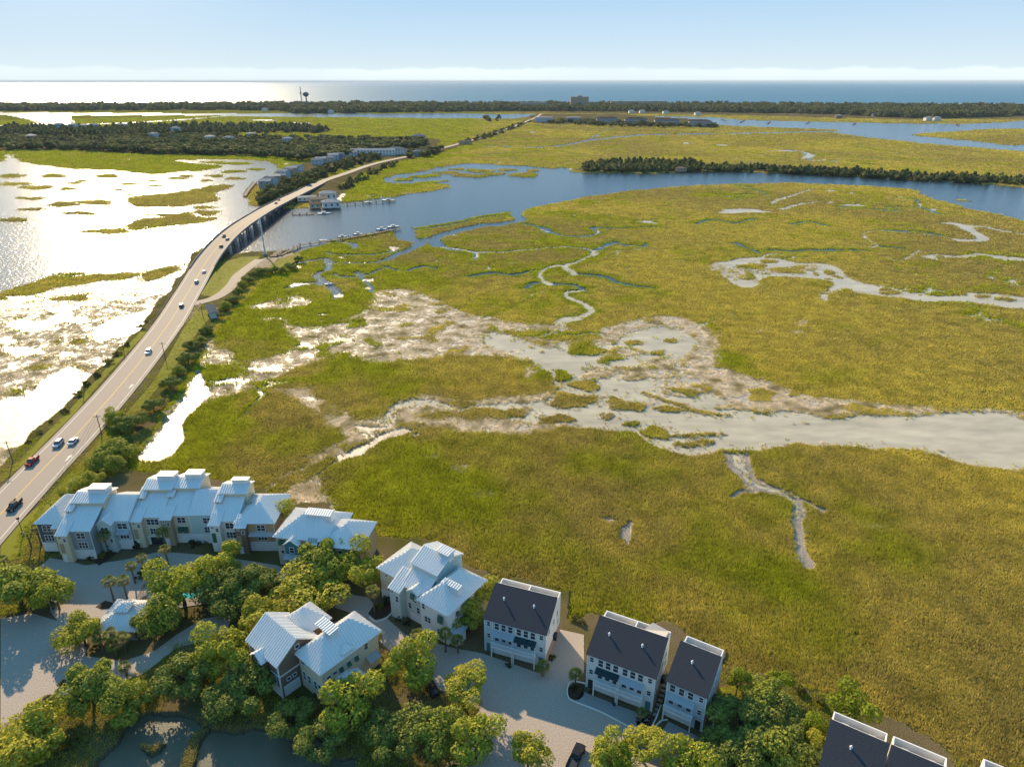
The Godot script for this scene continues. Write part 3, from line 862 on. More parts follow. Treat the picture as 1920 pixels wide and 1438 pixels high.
func vegetation() -> void:
	veg_meshes()
	var T := [  # px, py, crown radius px, crown height, variant, label
		[28, 1100, 52, 8, 0, "big live oak at the left edge of the gravel courtyard"],
		[88, 1108, 34, 7, 1, "smaller live oak touching the big one left of the courtyard"],
		[150, 1182, 34, 6, 3, "small open-crowned oak in the island left of the pavilion"],
		[335, 1092, 50, 9, 1, "broad yellow-green oak leaning over the swimming pool"],
		[300, 1150, 40, 7, 4, "dark oak beside the right eave of the pavilion"],
		[405, 1055, 42, 7, 5, "round oak in front of the cream townhouse"],
		[472, 1085, 40, 7, 2, "dense oak right of the pool below the townhouse row"],
		[425, 1112, 42, 6, 6, "low dark oak behind the swimming pool"],
		[502, 968, 38, 9, 1, "oak standing against the right end of the townhouse row"],
		[590, 1060, 44, 8, 0, "oak in front of the small hip-roofed house"],
		[640, 1045, 46, 8, 5, "tall oak between the two hip-roofed houses"],
		[690, 1072, 36, 7, 1, "oak at the left wall of the house with the tower roof"],
		[572, 1118, 60, 6, 7, "wide flat-topped bright green oak behind the brown house"],
		[490, 1158, 44, 6, 3, "yellow-green oak left of the brown house roof"],
		[420, 1215, 48, 8, 5, "tall slender-leaved oak left of the brown house"],
		[345, 1258, 44, 6, 2, "dark oak above the pond at the driveway's lower side"],
		[448, 1290, 46, 6, 6, "grey-green oak at the lower left corner of the brown house"],
		[165, 1290, 42, 6, 0, "round oak on the bank left of the pond"],
		[230, 1310, 38, 5, 4, "dark round oak at the top of the pond"],
		[45, 1395, 58, 5, 3, "large yellow-green tree in the lower left corner"],
		[655, 1315, 54, 8, 1, "big oak in front of the brown house porch"],
		[605, 1378, 40, 5, 2, "shaded oak leaning over the pond's right end"],
		[775, 1238, 46, 8, 5, "round oak between the brown house and the tower house"],
		[825, 1372, 44, 6, 0, "dark oak at the bottom edge right of the pond"],
		[868, 1284, 40, 8, 7, "flat umbrella-shaped oak beside the gravel lane"],
		[892, 1385, 46, 7, 1, "pale oak left of the sunlit gravel patch"],
		[990, 1405, 34, 6, 3, "yellow tree in the middle of the sunlit gravel patch"],
		[905, 1105, 34, 8, 3, "oak between the tower house and the first white house"],
		[880, 1148, 32, 7, 4, "dark oak against the left wall of the first white house"],
		[1145, 1415, 36, 5, 5, "oak right of the parked trailer at the bottom edge"],
		[1205, 1392, 40, 6, 7, "bright oak below the second white house drive"],
		[1290, 1425, 42, 5, 1, "oak below the third white house drive"],
		[1400, 1350, 52, 7, 2, "very dark oak right of the third white house"],
		[1455, 1345, 40, 7, 6, "second dark oak in the shade right of the third white house"],
		[1450, 1415, 46, 5, 4, "shaded oak at the bottom edge left of the last white house"],
		[740, 1372, 46, 6, 6, "dark oak at the bottom edge between pond and lane"],
		[545, 1340, 38, 4, 2, "low dark oak under the brown house at the pond"],
		[1555, 1398, 36, 7, 3, "loose yellow-green tree left of the last white house"],
		[1432, 1302, 34, 7, 0, "oak behind the two dark oaks, facing the marsh"],
		[1490, 1385, 44, 6, 2, "dark oak in the middle of the wood left of the last white houses"],
		[1370, 1412, 44, 5, 6, "shaded oak at the bottom edge right of the third white house drive"],
		[1500, 1432, 40, 4, 0, "oak at the bottom edge touching the last white house"]]
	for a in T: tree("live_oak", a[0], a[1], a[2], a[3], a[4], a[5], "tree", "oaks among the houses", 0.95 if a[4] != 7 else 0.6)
	for a in [[1385, 1276, 24, 6, 0, "round light green pine at the marsh edge by the third white house"], [1466, 1270, 22, 5, 1, "bright round pine standing alone at the marsh edge"], [1596, 1326, 36, 7, 2, "wide light green pine behind the last white house"], [1525, 1362, 26, 8, 0, "narrow bright pine left of the wide marsh-edge pine"], [1170, 1422, 22, 7, 1, "bright yellow-green pine at the bottom edge under the second white house"]]:
		tree("pine_tree", a[0], a[1], a[2], a[3], a[4], a[5], "tree", "pines at the marsh edge", 0.85, true)
	# along the road
	var R := [[95, 972, 11, 1], [112, 950, 13, 1], [128, 925, 15, 1], [150, 905, 22, 1], [178, 898, 18, 3], [190, 862, 24, 0], [222, 842, 27, 0], [208, 870, 20, 4], [214, 780, 18, 5], [240, 792, 26, 2], [285, 758, 17, 2], [316, 716, 18, 2], [334, 694, 12, 4], [350, 670, 18, 2], [358, 645, 14, 2], [386, 618, 13, 2], [376, 636, 9, 4]]
	for k in R.size():
		tree("roadside_tree", R[k][0], R[k][1], R[k][2] * 0.98, 2.6 if R[k][2] < 17 else 3.8, R[k][3], "%s bushy tree of the roadside line, counted from the townhouses to the bridge" % [ORD[k] if k < 16 else "last"], "tree", "bushy trees along the right side of the road", 0.85)
	var Hd := [[413, 592, 9], [422, 576, 13], [436, 562, 14], [446, 548, 13], [454, 536, 12], [464, 525, 12], [474, 516, 11], [486, 511, 12], [500, 509, 12], [514, 506, 11], [530, 508, 10], [545, 501, 12], [558, 486, 10]]
	for k in Hd.size():
		tree("hedge_tree", Hd[k][0], Hd[k][1] - 2, Hd[k][2] * 0.8, 2.8, 2 + 2 * (k % 3), "%s dark tree of the hedge row, counted from the trailer to the landing" % ORD[k], "tree", "dark hedge row by the boat landing", 0.95)
	var S := [[74, 812, 5], [95, 792, 5], [122, 773, 8], [146, 742, 8], [162, 722, 9], [182, 706, 9], [204, 682, 9], [220, 666, 8], [238, 648, 7], [262, 615, 7], [272, 604, 5], [52, 830, 5]]
	for k in S.size(): shrub(S[k][0], S[k][1], S[k][2], 0 if k % 3 else 1, "%s low bush on the mudflat side of the road, counted upwards" % ORD[k], "low bushes between road and mudflat", 0.7)
	# palms: head pixel, height, head radius
	var Pm := [[308, 1030, 5.5, 1.7, "palm with bright head in the middle of the courtyard island"], [264, 1046, 5, 1.5, "palm left of the courtyard island"], [244, 1062, 5, 1.6, "second palm down from the courtyard island"], [202, 1090, 6, 1.8, "tall palm above the pavilion, left of a pair"], [228, 1088, 5.5, 1.8, "tall palm above the pavilion, right of a pair"],
		[193, 1003, 6, 2.0, "dark palm against the grey townhouse side wall"], [303, 998, 6, 1.9, "dark palm against the open garage of the cream townhouse"], [106, 1128, 2.2, 1.5, "short palm at the sunlit corner of the courtyard"], [185, 1195, 4, 1.8, "leftmost palm of the clump below the pavilion"], [205, 1188, 4.5, 1.8, "tallest palm of the clump below the pavilion"], [228, 1196, 4, 1.8, "rightmost palm of the clump below the pavilion"], [212, 1210, 3, 1.7, "front palm of the clump below the pavilion"],
		[232, 1250, 2.4, 1.5, "small pale palm beside the drive above the pond"], [698, 1108, 6, 1.9, "slender palm at the left front of the tower house"], [783, 1192, 4.5, 1.9, "bright palm in front of the tower house garage"], [834, 1188, 5, 1.7, "dark palm at the right front corner of the tower house"], [858, 1200, 3.5, 1.6, "short dark palm right of the tower house"], [1080, 1264, 3.5, 1.7, "round-headed palm left of the second white house"], [1018, 1250, 2.5, 1.7, "low palm at the corner of the first white house"], [1203, 1335, 2.5, 1.2, "thin palm in the bed before the second white house"],
		[50, 1003, 4, 1.5, "palm on the lawn by the road lamp"], [66, 990, 5, 1.6, "palm touching the dark end townhouse"], [4, 1050, 4, 1.6, "palm at the left edge below the lawn"], [705, 1190, 4, 1.7, "yellow palm at the right end of the brown house"]]
	for a in Pm: palm(a[0], a[1], a[2], a[3], a[4])
	var B := [[132, 1048, 9, 2, "dark bush left of the grey townhouse garage"], [168, 1050, 6, 2, "low bush right of the grey townhouse door"], [205, 1033, 14, 2, "dark round bed bush below the grey townhouse side wall"], [190, 1046, 8, 1, "light green bush at the tip of the dark bed"], [222, 1028, 6, 2, "narrow dark bush before the pale blue townhouse"], [258, 1026, 13, 2, "wide dark bush between pale blue and cream townhouses"], [278, 1016, 5, 2, "potted bush left of the open garage"], [318, 1020, 9, 2, "dark bush right of the open garage"], [302, 1026, 4, 2, "small dark bush at the garage pillar"], [362, 1024, 11, 2, "dark bush between tan and mint townhouses"], [384, 1018, 5, 2, "little bush under the mint townhouse bay"], [405, 1030, 8, 2, "dark bush before the white townhouse"], [425, 1036, 7, 2, "dark bush at the white townhouse garage"],
		[285, 1068, 17, 2, "large dark shrub mass in the courtyard island"], [262, 1082, 10, 2, "dark shrub at the pool fence"], [750, 1162, 9, 2, "dark shrub left of the tower house entry"], [762, 1172, 8, 2, "dark shrub at the tower house entry"], [728, 1130, 12, 2, "dark bed shrub below the tower house left wing"], [712, 1140, 8, 1, "light bush in the bed left of the tower house"], [1003, 1212, 6, 2, "low shrub beside the first white house wall"], [955, 1250, 7, 2, "dark narrow planting in front of the first white house garages"], [1034, 1236, 9, 0, "shrub at the right side of the first white house"], [1108, 1300, 6, 2, "dark shrub at the second white house left door"], [1076, 1292, 9, 2, "dark bed planting round the palm of the second white house"], [1152, 1322, 5, 2, "dark hedge strip between the second white house garages"], [1090, 1170, 9, 3, "golden marsh-edge bush between first and second white houses"], [1075, 1162, 9, 3, "yellow marsh-edge bush beside the first white house"],
		[40, 1140, 8, 1, "low green bush under the left oaks"], [150, 1205, 12, 1, "light green bush under the island oak"], [180, 1218, 9, 0, "green bush at the foot of the palm clump"], [90, 1318, 14, 3, "yellowish bush at the left driveway verge"], [62, 1332, 12, 0, "dark bush at the left driveway verge"], [118, 1290, 10, 3, "small tawny bush above the left bank"], [130, 1395, 18, 3, "yellow bush on the pond's left bank"], [284, 1305, 12, 1, "bright bush at the pond head"], [600, 1300, 12, 0, "grey-green bush at the brown house garage"], [560, 1312, 10, 0, "dull bush at the brown house corner"], [860, 1440, 26, 1, "bright bush at the bottom edge beside the gravel patch"], [1500, 1300, 12, 3, "tawny marsh-edge bush between the pines"], [1540, 1320, 11, 3, "brown marsh-edge bush left of the wide pine"], [1340, 1290, 7, 1, "green bush at the back of the third white house"]]
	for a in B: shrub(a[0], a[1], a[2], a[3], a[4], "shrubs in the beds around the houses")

# ---------- road, bridge, drives ----------
var road_line := []     # centre points from near to far
const ROAD_W := 14.4

func ribbon(line: Array, w0: float, w1: float, lift := 0.0) -> ArrayMesh:   # strip between offsets w0 and w1 to the right of the line
	var s := mb()
	s.set_smooth_group(0)
	for i in line.size() - 1:
		var q := []
		for k in [i, i + 1]:
			var d: Vector3 = line[mini(k + 1, line.size() - 1)] - line[maxi(k - 1, 0)]
			d.y = 0
			d = d.normalized()
			var r := Vector3(-d.z, 0, d.x)
			q.append(line[k] + r * w0 + Vector3(0, lift, 0)); q.append(line[k] + r * w1 + Vector3(0, lift, 0))
		quad(s, q[0], q[2], q[3], q[1])
	return fin(s)

func side_at(line: Array, i: int) -> Vector3:
	var d: Vector3 = line[mini(i + 1, line.size() - 1)] - line[maxi(i - 1, 0)]
	d.y = 0
	d = d.normalized()
	return Vector3(-d.z, 0, d.x)

# strip with thickness, profile offsets
func beam(line: Array, w0: float, w1: float, top: float, bottom: float) -> ArrayMesh:
	var s := mb()
	for i in line.size() - 1:
		var q := []
		for k in [i, i + 1]:
			var r := side_at(line, k)
			for o in [[w0, top], [w1, top], [w1, bottom], [w0, bottom]]: q.append(line[k] + r * o[0] + Vector3(0, o[1], 0))
		for e in 4:
			var n := (e + 1) % 4
			quad(s, q[e], q[e + 4], q[n + 4], q[n])
	return fin(s)

func roads() -> void:
	var fine: Texture2D = M.fine
	M.asphalt = mat(lin(0.37, 0.305, 0.25), 0.85, noise_tex(41, 0.04, 5, 512, 0.8, 1.0), 0.22)
	M.deck = mat(lin(0.36, 0.29, 0.225), 0.85, noise_tex(42, 0.04, 5, 512, 0.84, 1.0), 0.22)
	M.concrete = mat(lin(0.33, 0.31, 0.29), 0.9, fine, 0.4)
	M.line_white = mat(lin(0.62, 0.58, 0.52), 0.8)
	M.line_yellow = mat(lin(0.60, 0.40, 0.10), 0.8)
	M.gravel = mat(lin(0.46, 0.38, 0.31), 0.95, noise_tex(43, 0.05, 5, 512, 0.72, 1.0), 0.14, M.bump, 0.5)
	M.paver = mat(lin(0.42, 0.40, 0.38), 0.9, fine, 0.8)
	M.lawn = mat(lin(0.28, 0.27, 0.012), 0.95, fine, 0.3, M.bump, 0.8)
	M.mulch = mat(lin(0.09, 0.055, 0.035), 0.95, fine, 0.7, M.bump, 0.8)
	M.sand = mat(lin(0.45, 0.34, 0.24), 0.95, fine, 0.25, M.bump, 0.6)
	# centre line from the traced edges, heights of the bridge included
	var c := [[-133, 1.15, -112], [-138.5, 1.15, -142], [-143, 1.15, -172.7], [-146.4, 1.15, -199.8], [-150.5, 1.15, -226.9], [-155.4, 1.15, -254.7], [-160.7, 1.15, -281.5], [-166.6, 1.15, -309.2], [-173, 1.15, -335.6], [-179.8, 1.2, -361.3], [-186.7, 1.6, -388.7], [-193.3, 2.5, -415.2], [-198.8, 3.9, -441], [-203.2, 5.5, -468], [-206.7, 6.9, -495.1], [-209.3, 7.7, -522.4], [-211.5, 7.8, -549.6], [-213.6, 7.5, -576.9], [-215.6, 7.1, -604.2], [-217.4, 6.4, -631.5], [-218.9, 5.6, -658.8], [-220.2, 4.9, -686.1], [-221.3, 4, -713.5], [-222.3, 3.3, -740.8], [-223.3, 2.6, -768.1], [-224.2, 2, -795.5], [-224.4, 1.6, -823.7], [-224, 1.3, -851]]
	var pts := []
	for q in c: pts.append(Vector3(q[0], q[1], q[2]))
	for q in [[650, 324], [690, 310], [730, 300], [780, 290], [815, 281], [850, 272], [900, 258], [950, 242], [985, 228], [1005, 220], [1015, 213]]: pts.append(gp(q[0], q[1], 1.3))
	road_line = smooth_open(pts, 4)
	var near_road := road_line.slice(0, 46)
	var bridge := road_line.slice(45, 104)
	var far_road := road_line.slice(103)
	var h := ROAD_W / 2
	structure("road", beam(near_road, -h, h, 0.0, -0.5), M.asphalt)
	structure("far_road", beam(far_road, -5.0, 5.0, 0.0, -0.5), M.deck)
	for w in [[-0.22, -0.08], [0.08, 0.22]]: structure("centre_line", ribbon(near_road, w[0], w[1], 0.006), M.line_yellow)
	for w in [[-h + 1.3, -h + 1.5], [h - 1.5, h - 1.3]]: structure("edge_line", ribbon(near_road, w[0], w[1], 0.006), M.line_white)
	# white turn arrows
	for at in [[128, 858], [245, 724]]:
		var p := gp(at[0], at[1], 1.16)
		var o := part("turn_arrow", sheet([Vector3(-0.25, 0, 2), Vector3(-0.25, 0, -0.3), Vector3(-0.8, 0, -0.3), Vector3(0, 0, -2), Vector3(0.8, 0, -0.3), Vector3(0.25, 0, -0.3), Vector3(0.25, 0, 2)], 0.0), M.line_white, self, p, 0.12)
		o.set_meta("kind", "structure")
	# the bridge: deck, parapets, cap beams and piers
	var b := base("road_bridge", "long low concrete road bridge curving over the river", "bridge", Vector3.ZERO)
	part("deck", beam(bridge, -h, h, 0.0, -0.5), M.deck, b)
	part("girder", beam(bridge, -h + 0.8, h - 0.8, -0.5, -1.5), M.concrete, b)
	for sgn in [-1, 1]:
		var par := part("parapet", beam(bridge, sgn * h, sgn * (h + 0.35), 0.85, -0.6), M.concrete, b)
		part("kerb", beam(bridge, sgn * (h - 1.9), sgn * (h - 1.75), 0.012, 0.004), M.line_white, par)
	for w in [[-0.22, -0.08], [0.08, 0.22]]: part("centre_line", ribbon(bridge, w[0], w[1], 0.006), M.line_yellow, b)
	var k := 4
	while k < bridge.size() - 8:
		var p: Vector3 = bridge[k]
		if p.y > 2.2:
			var r := side_at(bridge, k)
			var s := mb()
			bar(s, p - r * (h - 0.3) + Vector3(0, -1.9, 0), p + r * (h - 0.3) + Vector3(0, -1.9, 0), 1.3, 0.8)
			var pier := part("pier", fin(s), M.concrete, b)
			for e in [-4.6, 0.0, 4.6]:
				var cs := mb()
				cs.set_smooth_group(0)
				var q: Vector3 = p + r * e
				tube(cs, [Vector3(q.x, -1.5, q.z), Vector3(q.x, p.y - 2.2, q.z)], [0.65, 0.65], 12)
				part("column", fin(cs), M.concrete, pier)
		k += 3
	# a guard rail on the bay side of the approach
	var gl := road_line.slice(30, 46)
	var g := base("guard_rail", "steel guard rail on the bay side before the bridge", "guard rail", Vector3.ZERO)
	part("rail", beam(gl, -h - 0.6, -h - 0.5, 0.8, 0.5), M.concrete, g)
	for i in range(0, gl.size(), 2):
		var r := side_at(gl, i)
		part("post", boxm(Vector3(-0.08, -0.4, -0.08), Vector3(0.08, 0.75, 0.08)), M.concrete, g, gl[i] - r * (h + 0.7))
	# side road to the landing and the green wedge between
	var side := smooth_open(px_pts([348, 573, 372, 567, 398, 560, 420, 548, 436, 532, 447, 516, 470, 498, 487, 486], 1.0), 4)
	structure("side_road", beam(side, -3.4, 3.4, 0.05, -0.3), M.deck)
	structure("lawn", sheet(px_pts([376, 553, 384, 528, 398, 500, 406, 490, 430, 488, 452, 482, 488, 480, 480, 488, 462, 500, 444, 514, 432, 530, 416, 546, 398, 556], 0.95), 0.95), M.lawn)
	structure("lawn", sheet(px_pts([500, 502, 512, 492, 540, 478, 558, 474, 566, 482, 540, 498, 520, 506], 0.95), 0.95), M.lawn)
	structure("lawn", sheet(px_pts([366, 584, 410, 576, 396, 592, 372, 620, 350, 655, 318, 700, 280, 745, 255, 778, 215, 800, 290, 712, 340, 622], 0.95), 0.95), M.lawn)
	structure("verge", sheet(px_pts([0, 1012, 80, 940, 150, 866, 205, 800, 215, 806, 180, 852, 130, 912, 90, 960, 55, 1010, 40, 1045, 0, 1058], 0.95), 0.95), M.lawn)
	structure("verge", sheet(px_pts([0, 905, 46, 868, 95, 818, 138, 776, 200, 703, 275, 622, 262, 622, 190, 700, 128, 770, 85, 812, 36, 862, 0, 890], 0.95), 0.95), M.lawn)
	structure("sandy_patch", sheet(px_pts([470, 500, 480, 490, 500, 482, 530, 476, 548, 474, 552, 478, 520, 486, 505, 500, 485, 504], 0.98), 0.98), M.sand)
	# gravel yards and drives
	structure("gravel_courtyard", sheet(px_pts([92, 1046, 120, 1050, 160, 1060, 230, 1050, 300, 1034, 400, 1042, 470, 1052, 520, 1060, 560, 1075, 500, 1100, 455, 1080, 400, 1062, 330, 1065, 300, 1100, 250, 1130, 215, 1160, 160, 1160, 120, 1180, 95, 1150, 80, 1100, 78, 1060], 0.95), 0.95), M.gravel)
	structure("gravel_drive", sheet(px_pts([0, 1160, 60, 1150, 110, 1165, 165, 1160, 160, 1230, 230, 1240, 290, 1220, 330, 1190, 380, 1160, 440, 1150, 420, 1190, 330, 1215, 270, 1262, 220, 1280, 150, 1290, 70, 1325, 0, 1372], 0.955), 0.955), M.gravel)
	structure("gravel_lane", sheet(px_pts([630, 1110, 690, 1120, 715, 1150, 760, 1190, 850, 1215, 905, 1225, 1010, 1262, 1050, 1180, 1095, 1190, 1095, 1260, 1070, 1290, 1075, 1312, 1200, 1370, 1300, 1400, 1310, 1445, 830, 1445, 900, 1330, 790, 1275, 735, 1225, 700, 1190, 690, 1160, 600, 1130], 0.95), 0.95), M.gravel)
	structure("paved_drive", sheet(px_pts([1078, 1314, 1092, 1296, 1112, 1304, 1222, 1347, 1196, 1368], 1.0), 1.0, 0.1), M.paver)
	structure("paved_drive", sheet(px_pts([1238, 1377, 1254, 1352, 1322, 1388, 1300, 1412], 1.0), 1.0, 0.1), M.paver)
	structure("planting_bed", sheet(px_pts([175, 1052, 196, 1030, 216, 1016, 226, 1028, 205, 1048, 185, 1060], 1.0), 1.0, 0.1), M.mulch)
	structure("planting_bed", sheet(px_pts([178, 1138, 196, 1126, 212, 1130, 208, 1140, 190, 1142], 1.0), 1.0, 0.1), M.mulch)
	structure("planting_bed", sheet(px_pts([690, 1150, 700, 1135, 725, 1128, 735, 1140, 720, 1158, 704, 1162], 1.0), 1.0, 0.1), M.mulch)
	structure("planting_bed", sheet(px_pts([1063, 1290, 1075, 1280, 1096, 1285, 1095, 1305, 1080, 1315, 1066, 1308], 1.0), 1.0, 0.1), M.mulch)
	structure("planting_bed", sheet(px_pts([1192, 1345, 1222, 1340, 1232, 1350, 1220, 1366, 1196, 1370], 1.0), 1.0, 0.1), M.mulch)
	structure("back_yard_lawn", sheet(px_pts([1340, 1290, 1382, 1285, 1400, 1300, 1352, 1318], 1.0), 1.0), M.lawn)
	structure("verge", sheet(px_pts([0, 1372, 70, 1325, 150, 1292, 220, 1282, 262, 1265, 240, 1285, 170, 1310, 90, 1345, 0, 1400], 0.95), 0.95), M.lawn)

func kerb(list: Array, closed := false) -> void:
	var p := smooth_open(px_pts(list, 1.0), 4)
	var s := mb()
	for i in p.size() - 1: bar(s, p[i] + Vector3(0, 0.05, 0), p[i + 1] + Vector3(0, 0.05, 0), 0.22, 0.22)
	structure("kerb", fin(s), M.line_white)

func yard_details() -> void:
	kerb([1098, 1282, 1072, 1278, 1064, 1292, 1066, 1308, 1078, 1316, 1130, 1337, 1194, 1370, 1216, 1369, 1228, 1352, 1240, 1322])
	kerb([1236, 1378, 1226, 1368, 1240, 1352, 1252, 1350])
	kerb([1322, 1392, 1332, 1386, 1340, 1350, 1350, 1325])
	kerb([692, 1158, 706, 1166, 726, 1158, 740, 1142])
	for k in 7:      # stepping stones between the second and third white houses
		var p := gp(1230 + 2.6 * k, 1340 - 9.0 * k, 1.0)
		var o := part("stepping_stone", boxm(Vector3(-0.45, -0.1, -0.3), Vector3(0.45, 0.06, 0.3)), M.paver, self, p, -0.46)
		tag(o, "%s pale stepping stone between the second and third white houses, from the drive" % ORD[k], "paving stone", "stepping stones between the white houses")

# ---------- houses ----------
var cache := {}

func roof_plane(called: String, parent: Node, pts: Array, m: Material, ribs := 0.62, thick := 0.14) -> MeshInstance3D:
	var s := mb()
	var n: Vector3 = (pts[1] - pts[0]).cross(pts[2] - pts[0]).normalized()
	var p := pts.duplicate()
	if n.y < 0:
		n = -n
		p.reverse()
	for k in range(1, p.size() - 1):
		tri(s, p[0], p[k + 1], p[k])
		tri(s, p[0] - n * thick, p[k] - n * thick, p[k + 1] - n * thick)
	for k in p.size():
		var a: Vector3 = p[k]
		var b: Vector3 = p[(k + 1) % p.size()]
		quad(s, a, b, b - n * thick, a - n * thick)
	if ribs > 0:
		var dn := (Vector3.DOWN - n * n.dot(Vector3.DOWN)).normalized()
		var t := n.cross(dn).normalized()
		var lo := 1e9
		var hi := -1e9
		for q in p:
			lo = minf(lo, t.dot(q)); hi = maxf(hi, t.dot(q))
		var o := lo + ribs * 0.5
		while o < hi:
			var hit := []
			for k in p.size():
				var a: Vector3 = p[k]
				var b: Vector3 = p[(k + 1) % p.size()]
				var ta := t.dot(a) - o
				var tb := t.dot(b) - o
				if (ta < 0) != (tb < 0): hit.append(a.lerp(b, ta / (ta - tb)))
			if hit.size() >= 2: bar(s, hit[0] + n * 0.05, hit[1] + n * 0.05, 0.13, 0.15)
			o += ribs
	return part(called, fin(s), m, parent)

func hip(parent: Node, x0: float, x1: float, z0: float, z1: float, y: float, rise: float, m: Material, over := 0.6) -> void:   # z0 front (larger), z1 back
	x0 -= over; x1 += over; z0 += over; z1 -= over
	var w := x1 - x0
	var d := z0 - z1
	var q := minf(w, d) / 2
	var A := Vector3(x0, y, z0); var B := Vector3(x1, y, z0); var C := Vector3(x1, y, z1); var D := Vector3(x0, y, z1)
	if w >= d:
		var r0 := Vector3(x0 + q, y + rise, (z0 + z1) / 2); var r1 := Vector3(x1 - q, y + rise, (z0 + z1) / 2)
		roof_plane("roof_panel", parent, [A, B, r1, r0], m); roof_plane("roof_panel", parent, [C, D, r0, r1], m)
		roof_plane("roof_panel", parent, [B, C, r1], m); roof_plane("roof_panel", parent, [D, A, r0], m)
	else:
		var r0 := Vector3((x0 + x1) / 2, y + rise, z0 - q); var r1 := Vector3((x0 + x1) / 2, y + rise, z1 + q)
		roof_plane("roof_panel", parent, [A, B, r0], m); roof_plane("roof_panel", parent, [C, D, r1], m)
		roof_plane("roof_panel", parent, [B, C, r1, r0], m); roof_plane("roof_panel", parent, [D, A, r0, r1], m)

func gable(parent: Node, x0: float, x1: float, z0: float, z1: float, y: float, rise: float, m: Material, along_x := true, over := 0.4) -> void:
	x0 -= over; x1 += over; z0 += over; z1 -= over
	if along_x:
		var zc := (z0 + z1) / 2
		roof_plane("roof_panel", parent, [Vector3(x0, y, z0), Vector3(x1, y, z0), Vector3(x1, y + rise, zc), Vector3(x0, y + rise, zc)], m)
		roof_plane("roof_panel", parent, [Vector3(x1, y, z1), Vector3(x0, y, z1), Vector3(x0, y + rise, zc), Vector3(x1, y + rise, zc)], m)
	else:
		var xc := (x0 + x1) / 2
		roof_plane("roof_panel", parent, [Vector3(x0, y, z0), Vector3(xc, y + rise, z0), Vector3(xc, y + rise, z1), Vector3(x0, y, z1)], m)
		roof_plane("roof_panel", parent, [Vector3(xc, y + rise, z0), Vector3(x1, y, z0), Vector3(x1, y, z1), Vector3(xc, y + rise, z1)], m)

func shed(parent: Node, x0: float, x1: float, z0: float, z1: float, yf: float, yb: float, m: Material, over := 0.35) -> void:
	var sl := (yb - yf) / (z0 - z1)
	roof_plane("roof_panel", parent, [Vector3(x0 - over, yf - sl * over, z0 + over), Vector3(x1 + over, yf - sl * over, z0 + over), Vector3(x1 + over, yb, z1), Vector3(x0 - over, yb, z1)], m)

# walls of a block whose top follows heights at front and back, or a gable
func walls(parent: Node, x0: float, x1: float, z0: float, z1: float, yf: float, yb: float, m: Material, ridge := 0.0, along_x := true, y0 := 0.0) -> MeshInstance3D:
	var s := mb()
	var A := Vector3(x0, y0, z0); var B := Vector3(x1, y0, z0); var C := Vector3(x1, y0, z1); var D := Vector3(x0, y0, z1)
	var a := Vector3(x0, yf, z0); var b := Vector3(x1, yf, z0); var c := Vector3(x1, yb, z1); var d := Vector3(x0, yb, z1)
	quad(s, a, b, B, A); quad(s, b, c, C, B); quad(s, c, d, D, C); quad(s, d, a, A, D)
	if ridge > 0:
		if along_x:
			tri(s, b, Vector3(x1, ridge, (z0 + z1) / 2), c); tri(s, d, Vector3(x0, ridge, (z0 + z1) / 2), a)
		else:
			tri(s, a, Vector3((x0 + x1) / 2, ridge, z0), b); tri(s, c, Vector3((x0 + x1) / 2, ridge, z1), d)
	else:
		quad(s, d, c, b, a)
	return part("wall", fin(s), m, parent)

func window(parent: Node, at: Vector3, w: float, h: float, turn := 0.0, cols := 1) -> void:
	var key := "w%.2f_%.2f_%d" % [w, h, cols]
	if not cache.has(key):
		var s := mb()
		var f := 0.11
		bx(s, Vector3(-w / 2 - f, -h / 2 - f, 0), Vector3(-w / 2, h / 2 + f, 0.09)); bx(s, Vector3(w / 2, -h / 2 - f, 0), Vector3(w / 2 + f, h / 2 + f, 0.09))
		bx(s, Vector3(-w / 2, h / 2, 0), Vector3(w / 2, h / 2 + f, 0.09)); bx(s, Vector3(-w / 2, -h / 2 - f, 0), Vector3(w / 2, -h / 2, 0.11))
		if h > 0.9: bx(s, Vector3(-w / 2, -0.035, 0), Vector3(w / 2, 0.035, 0.07))
		for k in range(1, cols): bx(s, Vector3(-w / 2 + w * k / cols - 0.06, -h / 2, 0), Vector3(-w / 2 + w * k / cols + 0.06, h / 2, 0.085))
		cache[key] = [fin(s), boxm(Vector3(-w / 2, -h / 2, 0.0), Vector3(w / 2, h / 2, 0.03))]
	var o := part("window", cache[key][0], M.trim, parent, at, turn)
	part("pane", cache[key][1], M.glass, o)

func slab(called: String, parent: Node, lo: Vector3, hi: Vector3, m: Material) -> MeshInstance3D:
	return part(called, boxm(lo, hi), m, parent)

func garage_door(parent: Node, x0: float, x1: float, z: float, h := 2.3) -> void:
	var s := mb()
	for k in 4: bx(s, Vector3(x0, h * k / 4 + 0.02, z), Vector3(x1, h * (k + 1) / 4 - 0.02, z + 0.07))
	var o := part("garage_door", fin(s), M.trim, parent)
	slab("door_backing", o, Vector3(x0, 0, z), Vector3(x1, h, z + 0.045), M.shade_grey)

func door(parent: Node, x: float, z: float, m: Material, turn := 0.0, y := 0.1) -> void:
	var o := part("door", boxm(Vector3(-0.5, 0, 0), Vector3(0.5, 2.15, 0.06)), m, parent, Vector3(x, y, z), turn)
	part("handle", boxm(Vector3(0.36, 0.95, 0.06), Vector3(0.42, 1.1, 0.1)), M.dark_metal, o)

func shutter(parent: Node, at: Vector3, w: float, h: float, m: Material, turn := 0.0) -> void:   # propped awning shutter
	var s := mb()
	for k in 6:
		var y := h * (0.5 - (k + 0.5) / 6)
		bx(s, Vector3(-w / 2, y - h / 13, 0.12 + (0.5 - y / h) * 0.35), Vector3(w / 2, y + h / 13, 0.17 + (0.5 - y / h) * 0.35))
	part("shutter", fin(s), m, parent, at, turn)

